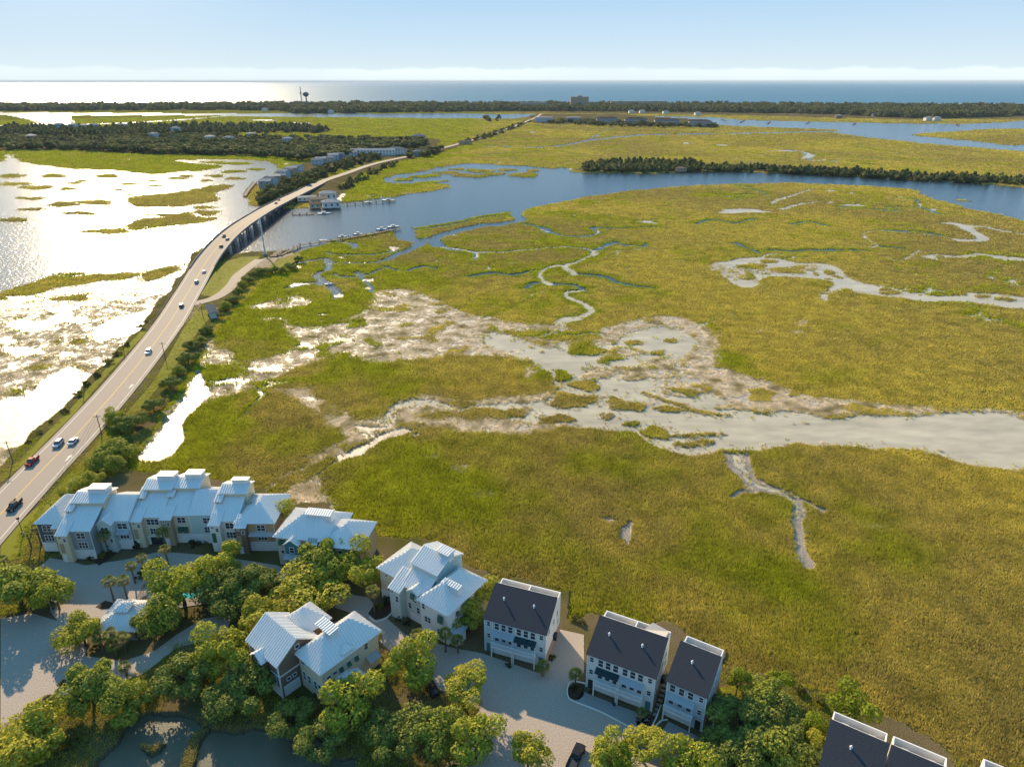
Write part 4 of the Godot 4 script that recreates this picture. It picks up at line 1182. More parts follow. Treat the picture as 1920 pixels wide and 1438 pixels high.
func railing(parent: Node, a: Vector3, b: Vector3, h := 1.0) -> void:
	var s := mb()
	bar(s, a + Vector3(0, h, 0), b + Vector3(0, h, 0), 0.10, 0.10)
	bar(s, a + Vector3(0, 0.12, 0), b + Vector3(0, 0.12, 0), 0.07, 0.07)
	var n := int(a.distance_to(b) / 0.16)
	for k in n + 1: bar(s, a.lerp(b, float(k) / n) + Vector3(0, 0.12, 0.0), a.lerp(b, float(k) / n) + Vector3(0, h, 0.0), 0.05)
	var o := part("railing", fin(s), M.trim, parent)
	for e in [a, b]: part("post", boxm(Vector3(-0.08, 0, -0.08), Vector3(0.08, h + 0.12, 0.08)), M.trim, o, e)

func house_materials() -> void:
	var grain := noise_tex(51, 0.05, 4, 256, 0.88, 1.0)
	var m2 := func(r, g, b, rough := 0.85): return mat(lin(r, g, b), rough, grain, 0.5)
	M.trim = m2.call(0.76, 0.75, 0.73)
	M.white = m2.call(0.74, 0.71, 0.66)
	M.pale_blue = m2.call(0.48, 0.54, 0.58)
	M.mint = m2.call(0.50, 0.58, 0.55)
	M.cream = m2.call(0.68, 0.57, 0.40)
	M.tan = m2.call(0.44, 0.32, 0.19)
	M.brown = m2.call(0.22, 0.15, 0.10)
	M.grey = m2.call(0.30, 0.32, 0.32)
	M.dark_grey = m2.call(0.10, 0.115, 0.11)
	M.shade_grey = m2.call(0.35, 0.35, 0.35)
	M.brick = m2.call(0.40, 0.27, 0.18)
	M.glass = mat(lin(0.025, 0.032, 0.042), 0.07)
	M.glass.metallic_specular = 0.6
	M.green = m2.call(0.05, 0.15, 0.10)
	M.teal = m2.call(0.07, 0.20, 0.22)
	M.dark_metal = mat(lin(0.03, 0.035, 0.04), 0.5)
	M.roof_metal = mat(lin(0.76, 0.74, 0.71), 0.55, grain, 0.3)
	M.roof_metal.metallic = 0.0
	M.roof_metal.metallic_specular = 0.5
	M.blue_metal = mat(lin(0.46, 0.48, 0.50), 0.45, grain, 0.3)
	M.dark_awning = mat(lin(0.02, 0.05, 0.055), 0.5)
	M.shingle = mat(lin(0.080, 0.088, 0.105), 0.9, noise_tex(52, 0.06, 5, 512, 0.45, 1.0), 0.35, M.bump, 0.8)
	M.deck_floor = m2.call(0.42, 0.33, 0.26)
	M.wood = mat(lin(0.24, 0.18, 0.13), 0.9, M.fine, 0.8)
	M.fabric = m2.call(0.62, 0.52, 0.42)

func white_house(label: String, at: Vector3, turn: float, units: int, uw: float, pal: Array, tname: String, sail := false) -> void:
	var o := base("white_house", label, "house", at, turn, "white houses with dark shingle roofs")
	var W := uw * units
	var D := 10.5
	for u in units:
		var x0 := u * uw
		var x1 := x0 + uw
		walls(o, x0 + (0.003 if u else 0.0), x1, -0.001 * u, -D, 8.8, 8.8, pal[u][0])
		var left_entry := (u == 0 and units == 2)
		# main bay and entry bay
		var ex0 := x0 if left_entry else x1 - 1.75
		var ex1 := x0 + 1.75 if left_entry else x1
		var m0 := ex1 if left_entry else x0
		var m1 := x1 if left_entry else ex0
		var mc := (m0 + m1) / 2
		for k in 3: window(o, Vector3(m0 + (m1 - m0) * (k + 0.62) / 3.25, 7.35, 0.01), 0.95, 1.6)
		for k in 3: window(o, Vector3(m0 + (m1 - m0) * (k + 0.62) / 3.25, 4.35, 0.01), 0.85, 1.75 if k != 1 else 1.5)
		window(o, Vector3((ex0 + ex1) / 2, 7.5, 0.01), 0.7, 1.1)
		window(o, Vector3((ex0 + ex1) / 2, 4.4, 0.01), 0.7, 1.1)
		door(o, (ex0 + ex1) / 2, 0.01, pal[u][2])
		slab("corner_board", o, Vector3((m0 if not left_entry else m0 - 0.15), 0, 0.004), Vector3((m0 if not left_entry else m0 - 0.15) + 0.15, 8.7, 0.06), M.trim)
		# balcony over the garage
		slab("balcony_floor", o, Vector3(m0 + 0.1, 2.75, 0.004), Vector3(m1 - 0.05, 3.0, 1.5), M.trim)
		railing(o, Vector3(m0 + 0.15, 3.0, 1.42), Vector3(m1 - 0.1, 3.0, 1.42))
		garage_door(o, m0 + 0.35, m1 - 0.3, 0.01)
		for px in [m0 + 0.2, m1 - 0.15]: slab("post", o, Vector3(px - 0.1, 0, 1.3), Vector3(px + 0.1, 2.75, 1.5), M.trim)
		# awning roof
		var aw := roof_plane("awning", o, [Vector3(m0 + 0.1, 5.55, 1.25), Vector3(m1 - 0.1, 5.55, 1.25), Vector3(m1 - 0.1, 6.1, 0.01), Vector3(m0 + 0.1, 6.1, 0.01)], pal[u][1], 0.4, 0.08)
		for px in [m0 + 0.2, m1 - 0.2]: part("bracket", boxm(Vector3(px - 0.05, 3.0, 1.1), Vector3(px + 0.05, 5.5, 1.2)), M.trim, aw)
		# roof vent
		var vx := x0 + uw * 0.42
		var vs := mb()
		vs.set_smooth_group(0)
		tube(vs, [Vector3(vx, 10.3, -4.0), Vector3(vx, 11.3, -4.0)], [0.14, 0.14], 8)
		tube(vs, [Vector3(vx, 11.3, -4.0), Vector3(vx, 11.6, -4.0)], [0.26, 0.12], 8)
		part("vent_pipe", fin(vs), M.trim, o)
		# roof terrace
		var dk := slab("roof_deck", o, Vector3(x0 + 0.2, 8.802, -D + 0.2), Vector3(x1 - 0.2, 9.3, -7.2), M.deck_floor)
		slab("parapet", dk, Vector3(x0, 8.802, -D), Vector3(x1, 10.7, -D + 0.2), M.trim)
		if u > 0: slab("parapet", dk, Vector3(x0 - 0.1, 9.302, -D + 0.2), Vector3(x0 + 0.1, 10.8, -7.2), M.trim)
		# terrace furniture
		for f in 3:
			var fx := x0 + uw * (0.25 + 0.25 * f)
			var s := mb()
			bx(s, Vector3(fx - 0.55, 9.7, -9.3), Vector3(fx + 0.55, 9.78, -8.5))
			for q in [[-0.5, -9.25], [0.5, -9.25], [-0.5, -8.55], [0.5, -8.55]]: bx(s, Vector3(fx + q[0] - 0.04, 9.3, q[1] - 0.04), Vector3(fx + q[0] + 0.04, 9.7, q[1] + 0.04))
			bx(s, Vector3(fx - 0.55, 9.78, -9.34), Vector3(fx + 0.55, 10.2, -9.28))
			var seat := base("terrace_bench", ["white", "brown", "pale"][f] + " bench on the roof terrace of the " + tname + (" left half" if units == 2 and u == 0 else " right half" if units == 2 else ""), "bench", Vector3.ZERO, 0, "furniture on the roof terraces")
			seat.transform = o.transform
			part("frame", fin(s), [M.trim, M.brown, M.fabric][f], seat)
	# roof: one long shingle slope to the ridge, then a short drop to the terrace wall
	roof_plane("roof_slope", o, [Vector3(-0.3, 8.75, 0.35), Vector3(W + 0.3, 8.75, 0.35), Vector3(W + 0.3, 12.3, -7.0), Vector3(-0.3, 12.3, -7.0)], M.shingle, 0.0, 0.25)
	var s := mb()
	for x in [0.0, W - 0.15]:      # side walls under the slope
		var a := Vector3(x, 8.802, 0); var b := Vector3(x, 12.1, -7.0); var c := Vector3(x, 8.802, -7.0)
		var e := Vector3(0.15, 0, 0)
		tri(s, a, b, c); tri(s, a + e, c + e, b + e); quad(s, b, b + e, c + e, c); quad(s, a, a + e, b + e, b)
	bx(s, Vector3(0.15, 8.802, -7.2), Vector3(W - 0.15, 12.2, -7.002))
	part("gable_wall", fin(s), pal[units - 1][0], o)
	for x in [0.0, W - 0.2]: slab("parapet", o, Vector3(x, 8.803, -D + 0.202), Vector3(x + 0.2, 10.75, -7.202), M.trim)
	# right side wall: windows and brick base
	for q in [[-2.2, 7.4], [-8.0, 7.2], [-8.6, 4.6], [-5.5, 7.0]]: window(o, Vector3(W + 0.003, q[1], q[0]), 0.7, 1.3, PI / 2)
	slab("brick_base", o, Vector3(W + 0.002, 0, -D), Vector3(W + 0.10, 2.6, -0.3), M.brick)
	slab("utility_box", o, Vector3(W + 0.10, 2.2, -6.4), Vector3(W + 0.7, 3.6, -5.3), M.dark_metal)
	for x in [0.0, W]: slab("corner_board", o, Vector3(x - 0.1, 0, -0.1), Vector3(x + 0.1, 8.7, 0.1), M.trim)
	if sail:
		var ss := mb()
		quad(ss, Vector3(W - 4.6, 12.0, -7.3), Vector3(W - 0.4, 11.6, -7.4), Vector3(W - 0.3, 10.9, -D + 0.3), Vector3(W - 3.6, 11.8, -D + 0.3))
		var so := part("shade_sail", fin(ss), M.fabric, self)
		so.transform = o.transform
		tag(so, "beige shade sail over the roof terrace of the second white house", "shade sail")

func townhouse(label: String, x0: float, x1: float, z: float, m: Material, o_: Dictionary) -> Node3D:
	var o := base("townhouse", label, "house", Vector3(x0, YU, z), 0.0, "townhouses of the metal-roofed row")
	var W := x1 - x0
	var dp: float = o_.get("depth", 13.0)
	var tw: float = o_.get("tower", 0.0)     # height of the tower eaves, 0 for none
	var rm: Material = M.roof_metal
	var back := 6.5
	if tw > 0:
		walls(o, 0.003, W - 0.003, 0, -back, 8.4, 11.2, m)
		shed(o, 0.0, W, 0, -back, 8.5, 11.3, rm, 0.3)
		walls(o, 0.5, W + 0.6, -back - 0.004, -dp, tw, tw, M.cream, tw + 1.05)
		gable(o, 0.5, W + 0.6, -back - 0.004, -dp, tw + 0.1, 1.15, rm)
		# monitor on the ridge and a small dormer with a dark vent
		walls(o, W * 0.45, W + 0.3, -back - 2.6, -dp + 1.0, tw + 2.2, tw + 2.2, M.trim, 0.0, true, tw + 0.6)
		shed(o, W * 0.45, W + 0.3, -back - 2.6, -dp + 1.0, tw + 2.5, tw + 2.25, rm, 0.25)
		walls(o, -0.2, 1.3, -4.4, -back, 11.2, 11.2, M.cream, 0.0, true, 9.5)
		shed(o, -0.2, 1.3, -4.4, -back - 1.2, 11.3, 12.5, rm, 0.25)
		window(o, Vector3(0.55, 10.7, -4.395), 0.4, 0.4)
	elif o_.get("hip", false):
		walls(o, 0.003, W - 0.003, 0, -dp, 8.4, 8.4, m)
		hip(o, 0.0, W, 0, -dp, 8.5, 3.0, rm, 0.5)
	else:
		walls(o, 0.003, W - 0.003, 0, -dp, 8.4, 8.4, m, 12.0)
		gable(o, 0.0, W, 0, -dp, 8.5, 3.5, rm, true, 0.15)
	# entry bay standing forward
	var bayx: float = o_.get("bay", 0.0)
	var bm: Material = o_.get("bay_m", m)
	var bw := 2.6
	if o_.get("gable_bay", false):
		bw = 3.6
		walls(o, bayx, bayx + bw, 1.5, 0.002, 8.2, 8.2, bm, 9.9, false)
		gable(o, bayx, bayx + bw, 1.5, -3.2, 8.25, 1.7, rm, false, 0.25)
		window(o, Vector3(bayx + bw / 2, 6.6, 1.51), 1.7, 1.9, 0, 2)
		window(o, Vector3(bayx + 1.0, 3.8, 1.51), 0.8, 1.5)
		window(o, Vector3(bayx + 2.8, 3.6, 1.51), 0.7, 1.0)
	elif bw > 0 and o_.get("bay_on", true):
		walls(o, bayx, bayx + bw, 1.4, 0.002, 8.0, 8.5, bm)
		shed(o, bayx, bayx + bw, 1.4, -2.2, 8.05, 9.7, rm, 0.25)
		window(o, Vector3(bayx + 0.8, 7.3, 1.41), 0.45, 0.45)
		window(o, Vector3(bayx + 1.9, 6.6, 1.41), 0.65, 1.0)
		slab("wall_panel", o, Vector3(bayx + 0.3, 2.8, 1.403), Vector3(bayx + 1.3, 5.6, 1.46), o_.get("panel_m", M.tan))
		door(o, bayx + 0.8, 1.41, M.trim)
	# main front
	var mx0: float = bayx + bw if bayx < 0.5 else 0.0
	var mx1: float = W if bayx < 0.5 else bayx
	var mc := (mx0 + mx1) / 2
	window(o, Vector3(mc, 6.9, 0.01), o_.get("top_w", 2.0), 1.6, 0, o_.get("top_n", 2))
	window(o, Vector3(mc, 4.1, 0.01), o_.get("mid_w", 2.2), 1.7, 0, 3)
	slab("base_wall", o, Vector3(0.0, 0, 0.003), Vector3(W, 2.75, 0.09), M.trim)
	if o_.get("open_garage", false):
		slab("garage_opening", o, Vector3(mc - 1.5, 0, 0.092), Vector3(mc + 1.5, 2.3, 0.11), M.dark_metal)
	else: garage_door(o, mc - 1.4, mc + 1.4, 0.10)
	slab("corner_board", o, Vector3(W - 0.12, 2.75, 0.003), Vector3(W, 8.4, 0.07), M.trim)
	slab("corner_board", o, Vector3(0.0, 2.75, 0.003), Vector3(0.12, 8.4, 0.07), M.trim)
	if o_.get("shutters", false):
		for k in [-0.75, 0.75]: shutter(o, Vector3(mc + k, 4.1, 0.02), 1.2, 1.8, M.green)
	if o_.get("awning", false):
		roof_plane("awning", o, [Vector3(mx0 + 0.2, 5.1, 1.2), Vector3(mx1 - 0.2, 5.1, 1.2), Vector3(mx1 - 0.2, 5.7, 0.01), Vector3(mx0 + 0.2, 5.7, 0.01)], M.blue_metal, 0.4, 0.08)
	return o

func houses() -> void:
	house_materials()
	var wb := [M.white, M.dark_awning, M.teal]
	var bb := [M.pale_blue, M.blue_metal, M.teal]
	white_house("double white house with dark shingle roof, first from the metal-roofed houses", Vector3(-5.6, YU, -108.2), -deg_to_rad(20), 2, 6.55, [bb, wb], "first white house")
	white_house("double white house with dark shingle roof and beige shade sail, the middle one", Vector3(14.6, YU, -98.8), -deg_to_rad(26.5), 2, 6.6, [[M.white, M.dark_awning, M.dark_metal], [M.white, M.blue_metal, M.teal]], "second white house", true)
	white_house("single pale blue and white house with dark shingle roof beside the dark oaks", Vector3(28.6, YU, -92.3), -deg_to_rad(31), 1, 7.2, [[M.pale_blue, M.blue_metal, M.dark_metal]], "single pale blue house")
	white_house("white house cut by the bottom edge, nearest the lower right corner", Vector3(49.5, YU, -75.0), -deg_to_rad(32), 1, 8.2, [[M.white, M.blue_metal, M.teal]], "house at the bottom edge")
	white_house("dark-roofed white house beside it at the lower right, standing a little further right", Vector3(57.2, YU, -70.2), -deg_to_rad(32), 1, 7.6, [[M.white, M.dark_awning, M.teal]], "house at the lower right")
	white_house("white house of which only the roof terrace corner shows at the lower right corner", Vector3(69.4, YU, -66.1), -deg_to_rad(32), 1, 7.6, [[M.white, M.dark_awning, M.teal]], "house in the lower right corner")
	# the metal-roofed row
	townhouse("dark grey end townhouse nearest the road", -118.6, -111.6, -141.2, M.dark_grey, {hip = true, bay = 4.6, bay_m = M.tan, depth = 12.0})
	townhouse("grey townhouse with cream tower and tan entry bay, second from the road", -111.2, -103.6, -138.2, M.grey, {tower = 12.2, bay_m = M.cream, depth = 13.0})
	townhouse("pale blue townhouse with a gabled window bay, third from the road", -103.4, -96.2, -142.2, M.pale_blue, {gable_bay = true, bay_m = M.mint, awning = true, top_w = 2.4})
	townhouse("cream townhouse with an open dark garage, fourth from the road", -96.0, -89.0, -144.0, M.cream, {tower = 12.4, bay_m = M.cream, open_garage = true, top_w = 3.0, top_n = 3})
	townhouse("tan townhouse with green shutters in the middle of the row", -88.9, -82.2, -144.8, M.cream, {tower = 12.4, bay_m = M.tan, shutters = true, panel_m = M.brown})
	townhouse("pale mint townhouse without a tower, sixth from the road", -82.1, -75.7, -144.6, M.mint, {bay_on = false, bay = 0.0})
	townhouse("white townhouse with a green panel on its bay, seventh from the road", -75.6, -69.1, -142.4, M.white, {tower = 12.2, bay_m = M.white, panel_m = M.green, depth = 12.0})
	townhouse("brown end townhouse with broad hip roof behind the oak", -69.0, -59.5, -141.4, M.tan, {hip = true, bay = 0.2, bay_m = M.brown, depth = 12.5, awning = true})
	# three hip-roofed houses
	var rm: Material = M.roof_metal
	var a := base("hip_roof_house", "small hip-roofed house with blue-lit metal roof right of the townhouse row", "house", Vector3(-57.2, YU, -136.0), -deg_to_rad(9), "big houses with standing-seam metal roofs")
	walls(a, 0, 14.5, 0, -11.5, 8.4, 8.4, M.cream)
	hip(a, 0, 14.5, 0, -11.5, 8.5, 3.9, rm)
	walls(a, 12.0, 21.5, 1.0, -9.5, 7.9, 7.9, M.tan)
	hip(a, 12.0, 21.5, 1.0, -9.5, 8.0, 3.4, rm)
	walls(a, 3.0, 6.4, 1.8, 0.003, 7.6, 7.6, M.teal, 9.0, false)
	gable(a, 3.0, 6.4, 1.8, -3.0, 7.65, 1.5, rm, false, 0.25)
	walls(a, 8.4, 10.8, 1.2, 0.003, 8.0, 9.0, M.grey)
	shed(a, 8.4, 10.8, 1.2, -3.0, 8.1, 9.9, rm, 0.25)
	walls(a, 6.2, 12.5, -4.6, -6.4, 12.6, 12.6, M.trim, 0.0, true, 10.5)
	shed(a, 6.2, 12.5, -4.4, -6.6, 12.6, 12.9, rm, 0.25)
	for q in [[1.3, 7.0], [4.7, 6.2], [9.6, 6.2], [16.5, 6.2], [19.0, 6.2]]: window(a, Vector3(q[0], q[1], 1.82 if absf(q[0] - 4.7) < 0.1 else 1.22 if absf(q[0] - 9.6) < 0.1 else 0.01 if q[0] < 12 else 1.01), 1.0, 1.5)
	for q in [0.9, 2.1]: shutter(a, Vector3(q, 6.9, 0.02), 0.9, 1.5, M.green)
	window(a, Vector3(1.2, 4.0, 0.01), 0.7, 0.9)
	window(a, Vector3(2.2, 2.2, 0.01), 0.7, 1.0)
	roof_plane("awning", a, [Vector3(2.8, 4.3, 3.2), Vector3(6.6, 4.3, 3.2), Vector3(6.6, 5.0, 1.81), Vector3(2.8, 5.0, 1.81)], M.blue_metal, 0.4, 0.08)
	garage_door(a, 7.0, 10.0, 1.21)

	a = base("tower_house", "large mint and white house with a raised tower roof beside the first white house", "house", Vector3(-13.4, YU, -109.6), -deg_to_rad(35), "big houses with standing-seam metal roofs")
	walls(a, -22.0, -13.2, -2.5, -13.0, 8.4, 8.4, M.cream)
	hip(a, -22.0, -13.2, -2.5, -13.0, 8.5, 3.6, rm)
	walls(a, -7.6, 0, 0, -12.5, 8.4, 8.4, M.white)
	hip(a, -7.6, 0, 0, -12.5, 8.5, 3.8, rm)
	walls(a, -13.6, -7.2, -1.2, -13.4, 8.8, 8.8, M.mint)
	walls(a, -13.7, -6.6, -4.6, -13.2, 12.2, 12.2, M.mint, 14.2, true, 8.8)
	gable(a, -13.7, -6.6, -4.6, -13.2, 12.3, 2.0, rm, true, 0.35)
	shed(a, -13.6, -7.2, -1.2, -4.62, 8.9, 10.9, rm, 0.35)
	walls(a, -16.0, -13.0, 0.6, -2.6, 8.0, 8.6, M.mint)
	shed(a, -16.0, -13.0, 0.6, -4.4, 8.1, 10.4, rm, 0.3)
	walls(a, -11.0, -8.4, -0.2, -2.0, 8.9, 8.9, M.mint, 10.0, false, 7.0)
	gable(a, -11.0, -8.4, -0.2, -4.4, 8.95, 1.2, rm, false, 0.3)
	walls(a, -9.5, -6.5, -8.6, -10.4, 15.0, 15.0, M.trim, 0.0, true, 12.8)
	shed(a, -9.6, -6.4, -8.4, -10.6, 15.0, 15.3, rm, 0.25)
	walls(a, -3.2, -0.2, -4.0, -5.2, 11.9, 11.9, M.trim, 0.0, true, 10.2)
	shed(a, -4.6, -0.2, -4.0, -5.2, 11.9, 12.2, rm, 0.2)
	for q in [[-20.0, 7.2, -2.49, 0.5], [-17.8, 6.2, -2.49, 0.8], [-19.0, 3.9, -2.49, 1.6], [-15.2, 7.2, 0.61, 0.5], [-13.8, 5.8, 0.61, 0.8], [-11.8, 3.8, -1.19, 0.9], [-9.4, 3.6, -1.19, 0.8], [-10.2, 6.2, -1.19, 0.9], [-6.6, 7.2, 0.01, 0.7], [-5.6, 4.0, 0.01, 1.6], [-2.6, 2.4, 0.01, 0.7]]: window(a, Vector3(q[0], q[1], q[2]), q[3], 0.5 if q[3] == 0.5 else 1.5, 0, 2 if q[3] > 1.5 else 1)
	shutter(a, Vector3(-1.8, 6.2, 0.02), 1.5, 1.9, M.green)
	shutter(a, Vector3(-9.7, 8.2, -0.19), 1.3, 1.3, M.green)
	for q in [[-3.0, 6.4], [-6.5, 6.6], [-3.6, 3.6], [-9.5, 6.6]]:
		window(a, Vector3(0.003, q[1], q[0]), 0.7, 1.2, PI / 2)
		shutter(a, Vector3(0.01, q[1], q[0]), 0.9, 1.2, M.green, PI / 2)
	slab("base_wall", a, Vector3(-22.0, 0, -2.497), Vector3(-16.2, 2.6, -2.4), M.trim)
	garage_door(a, -11.9, -8.4, -1.19)
	garage_door(a, -7.2, -4.0, 0.01)
	slab("porch_wall", a, Vector3(0.003, 0, -3.6), Vector3(1.8, 2.4, -0.6), M.trim)
	roof_plane("awning", a, [Vector3(2.2, 3.0, -0.3), Vector3(2.2, 3.0, -3.9), Vector3(0.01, 3.8, -3.9), Vector3(0.01, 3.8, -0.3)], M.blue_metal, 0.4, 0.08)

	a = base("brown_house", "brown and cream house with big blue-lit hip roofs above the pond", "house", Vector3(-35.6, YU, -94.4), -deg_to_rad(40), "big houses with standing-seam metal roofs")
	walls(a, -17.6, -7.6, 4.4, -4.6, 8.4, 8.4, M.brown, 11.8)
	gable(a, -17.6, -7.6, 4.4, -4.6, 8.5, 3.6, rm, true, 0.5)
	walls(a, -17.0, -10.6, -4.602, -9.5, 8.2, 8.2, M.brown)
	hip(a, -17.2, -10.6, -2.0, -9.5, 8.3, 3.4, rm, 0.5)
	walls(a, -7.4, 0, 0, -13.4, 8.4, 8.4, M.cream)
	hip(a, -7.4, 0, 0, -13.4, 8.5, 3.9, rm, 0.7)
	walls(a, -14.4, -11.0, 5.6, 4.403, 7.8, 7.8, M.brown, 9.0, false)
	gable(a, -14.4, -11.0, 5.6, -0.5, 7.85, 1.6, rm, false, 0.4)
	walls(a, -5.4, -2.6, -4.6, -6.2, 12.9, 12.9, M.trim, 0.0, true, 11.0)
	shed(a, -6.8, -2.4, -4.4, -6.4, 12.9, 13.2, rm, 0.25)
	# white bands, corner boards and garage fronts
	slab("trim_band", a, Vector3(-17.6, 5.3, 4.403), Vector3(-14.5, 5.6, 4.47), M.trim)
	slab("trim_band", a, Vector3(-10.9, 5.3, 4.403), Vector3(-7.5, 5.6, 4.47), M.trim)
	slab("trim_band", a, Vector3(-7.597, 5.3, 0.01), Vector3(-7.53, 5.6, 4.4), M.trim)
	slab("corner_board", a, Vector3(-7.75, 0, 4.3), Vector3(-7.5, 8.3, 4.52), M.trim)
	slab("corner_board", a, Vector3(-17.7, 0, 4.3), Vector3(-17.45, 8.3, 4.52), M.trim)
	slab("garage_front", a, Vector3(-17.3, 0.1, 4.403), Vector3(-14.6, 2.6, 4.5), M.trim)
	slab("garage_front", a, Vector3(-10.8, 0.1, 4.403), Vector3(-7.9, 2.6, 4.5), M.trim)
	slab("garage_front", a, Vector3(-7.597, 0.1, 0.4), Vector3(-7.5, 2.6, 3.9), M.trim)
	for q in [[-16.3, 6.8], [-9.4, 3.8], [-12.7, 6.2]]: window(a, Vector3(q[0], q[1], 4.41 if q[0] != -12.7 else 5.61), 1.1, 1.5)
	for q in [1.3, 2.6]: window(a, Vector3(-7.59, 3.8, q), 0.7, 0.6, PI / 2)
	window(a, Vector3(-7.59, 9.9, -0.1), 0.8, 0.8, PI / 2)
	for q in [-6.2, -4.6, -2.6, -1.2]: window(a, Vector3(q, 3.4, 0.01), 0.8, 2.0)
	window(a, Vector3(-6.0, 6.9, 0.01), 1.2, 1.0)
	for q in [-4.2, -6.0, -7.8]:
		window(a, Vector3(0.003, 5.9, q), 0.8, 1.0, PI / 2)
		shutter(a, Vector3(0.01, 5.9, q), 0.9, 1.1, M.green, PI / 2)
	window(a, Vector3(0.003, 6.9, -10.4), 0.8, 1.4, PI / 2)
	for q in [-1.4, -2.8]: window(a, Vector3(0.003, 6.0, q), 0.9, 0.7, PI / 2)
	# dormer and porch on the right side
	walls(a, -2.2, 0.3, -5.0, -7.0, 9.4, 9.4, M.cream, 0.0, true, 8.0)
	hip(a, -2.4, 0.3, -5.0, -7.0, 9.4, 0.9, rm, 0.35)
	for q in [[4.4, -0.3], [4.4, -7.4]]: slab("porch_post", a, Vector3(q[0] - 0.12, 0, q[1] - 0.12), Vector3(q[0] + 0.12, 3.1, q[1] + 0.12), M.trim)
	var pr := [Vector3(0.01, 4.9, -3.2), Vector3(0.01, 4.9, -4.8), Vector3(4.8, 3.2, -8.0), Vector3(4.8, 3.2, 0.2), Vector3(0.01, 3.2, 0.2), Vector3(0.01, 3.2, -8.0)]
	roof_plane("porch_roof", a, [pr[3], pr[2], pr[1], pr[0]], rm)
	roof_plane("porch_roof", a, [pr[4], pr[3], pr[0]], rm)
	roof_plane("porch_roof", a, [pr[2], pr[5], pr[1]], rm)
	roof_plane("awning", a, [Vector3(1.6, 3.6, -10.0), Vector3(1.6, 3.6, -12.6), Vector3(0.01, 4.2, -12.6), Vector3(0.01, 4.2, -10.0)], M.blue_metal, 0.4, 0.08)

	# pool pavilion: square hipped roof with a raised lantern roof
	a = base("pool_pavilion", "square open pavilion with two-tier metal roof beside the pool", "pavilion", Vector3(-84.2, YU, -115.6), -deg_to_rad(3))
	for q in [[-4, -4], [4, -4], [4, 4], [-4, 4], [0, 4], [0, -4]]: slab("post", a, Vector3(q[0] - 0.15, 0, q[1] - 0.15), Vector3(q[0] + 0.15, 2.6, q[1] + 0.15), M.wood)
	hip(a, -4.2, 4.2, 4.2, -4.2, 2.6, 2.6, rm, 0.6)
	walls(a, -1.3, 1.3, 1.3, -1.3, 5.0, 5.0, M.trim, 0.0, true, 4.0)
	hip(a, -1.3, 1.3, 1.3, -1.3, 5.0, 1.1, rm, 0.4)
	slab("floor", a, Vector3(-4.4, 0, -4.4), Vector3(4.4, 0.18, 4.4), M.paver)
	slab("counter", a, Vector3(1.4, 0.18, 2.6), Vector3(3.8, 1.2, 3.6), M.brick)
	# swimming pool with its deck and fence
	M.pool = mat(lin(0.03, 0.42, 0.55), 0.05, null, 0.3, M.bump, 0.15)
	structure("pool_deck", sheet(px_pts([270, 1096, 296, 1072, 340, 1078, 400, 1098, 396, 1130, 320, 1142, 276, 1132], 1.02), 1.02, 0.1), M.paver)
	structure("pool_water", sheet(smooth_closed(px_pts([300, 1112, 320, 1096, 352, 1098, 378, 1106, 370, 1118, 336, 1122], 1.03), 3), 1.03), M.pool)
	var fp := px_pts([258, 1128, 268, 1104, 284, 1082, 300, 1068], 1.0)
	a = base("pool_fence", "dark metal fence between the courtyard and the pool deck", "fence", Vector3.ZERO)
	for i in fp.size() - 1:
		var s := mb()
		for y in [0.25, 1.15]: bar(s, fp[i] + Vector3(0, y, 0), fp[i + 1] + Vector3(0, y, 0), 0.05)
		var n := 14
		for k in n: bar(s, fp[i].lerp(fp[i + 1], float(k) / n), fp[i].lerp(fp[i + 1], float(k) / n) + Vector3(0, 1.25, 0), 0.035)
		part("fence_panel", fin(s), M.dark_metal, a)

# ---------- far woods and far buildings ----------
func wood(label: String, zone: Array, count: int, r0: float, r1: float, h: float, seed_: int) -> void:
	var r := RandomNumberGenerator.new()
	r.seed = seed_
	var p := PackedVector2Array()
	var lo := Vector2(1e9, 1e9)
	var hi := Vector2(-1e9, -1e9)
	for k in range(0, zone.size(), 2):
		var v := Vector2(zone[k], zone[k + 1])
		p.append(v)
		lo = lo.min(v); hi = hi.max(v)
	var buf := PackedFloat32Array()
	var n := 0
	var tries := 0
	while n < count and tries < count * 40:
		tries += 1
		var q := Vector2(r.randf_range(lo.x, hi.x), r.randf_range(lo.y, hi.y))
		if not Geometry2D.is_point_in_polygon(q, p): continue
		var w := gp(q.x, q.y, 1.0)
		var s := r.randf_range(r0, r1)
		var c := Color(0.13, 0.145, 0.05).lerp(Color(0.24, 0.23, 0.055), r.randf() * r.randf()) * r.randf_range(0.8, 1.25)
		put(buf, w.x, h * r.randf_range(0.35, 0.62), w.z, s, s * r.randf_range(0.75, 1.2), r.randf() * TAU, c)
		n += 1
	scatter("woods", far_crown[seed_ % 3], M.leaf, buf, label, "woods")

var far_crown := []

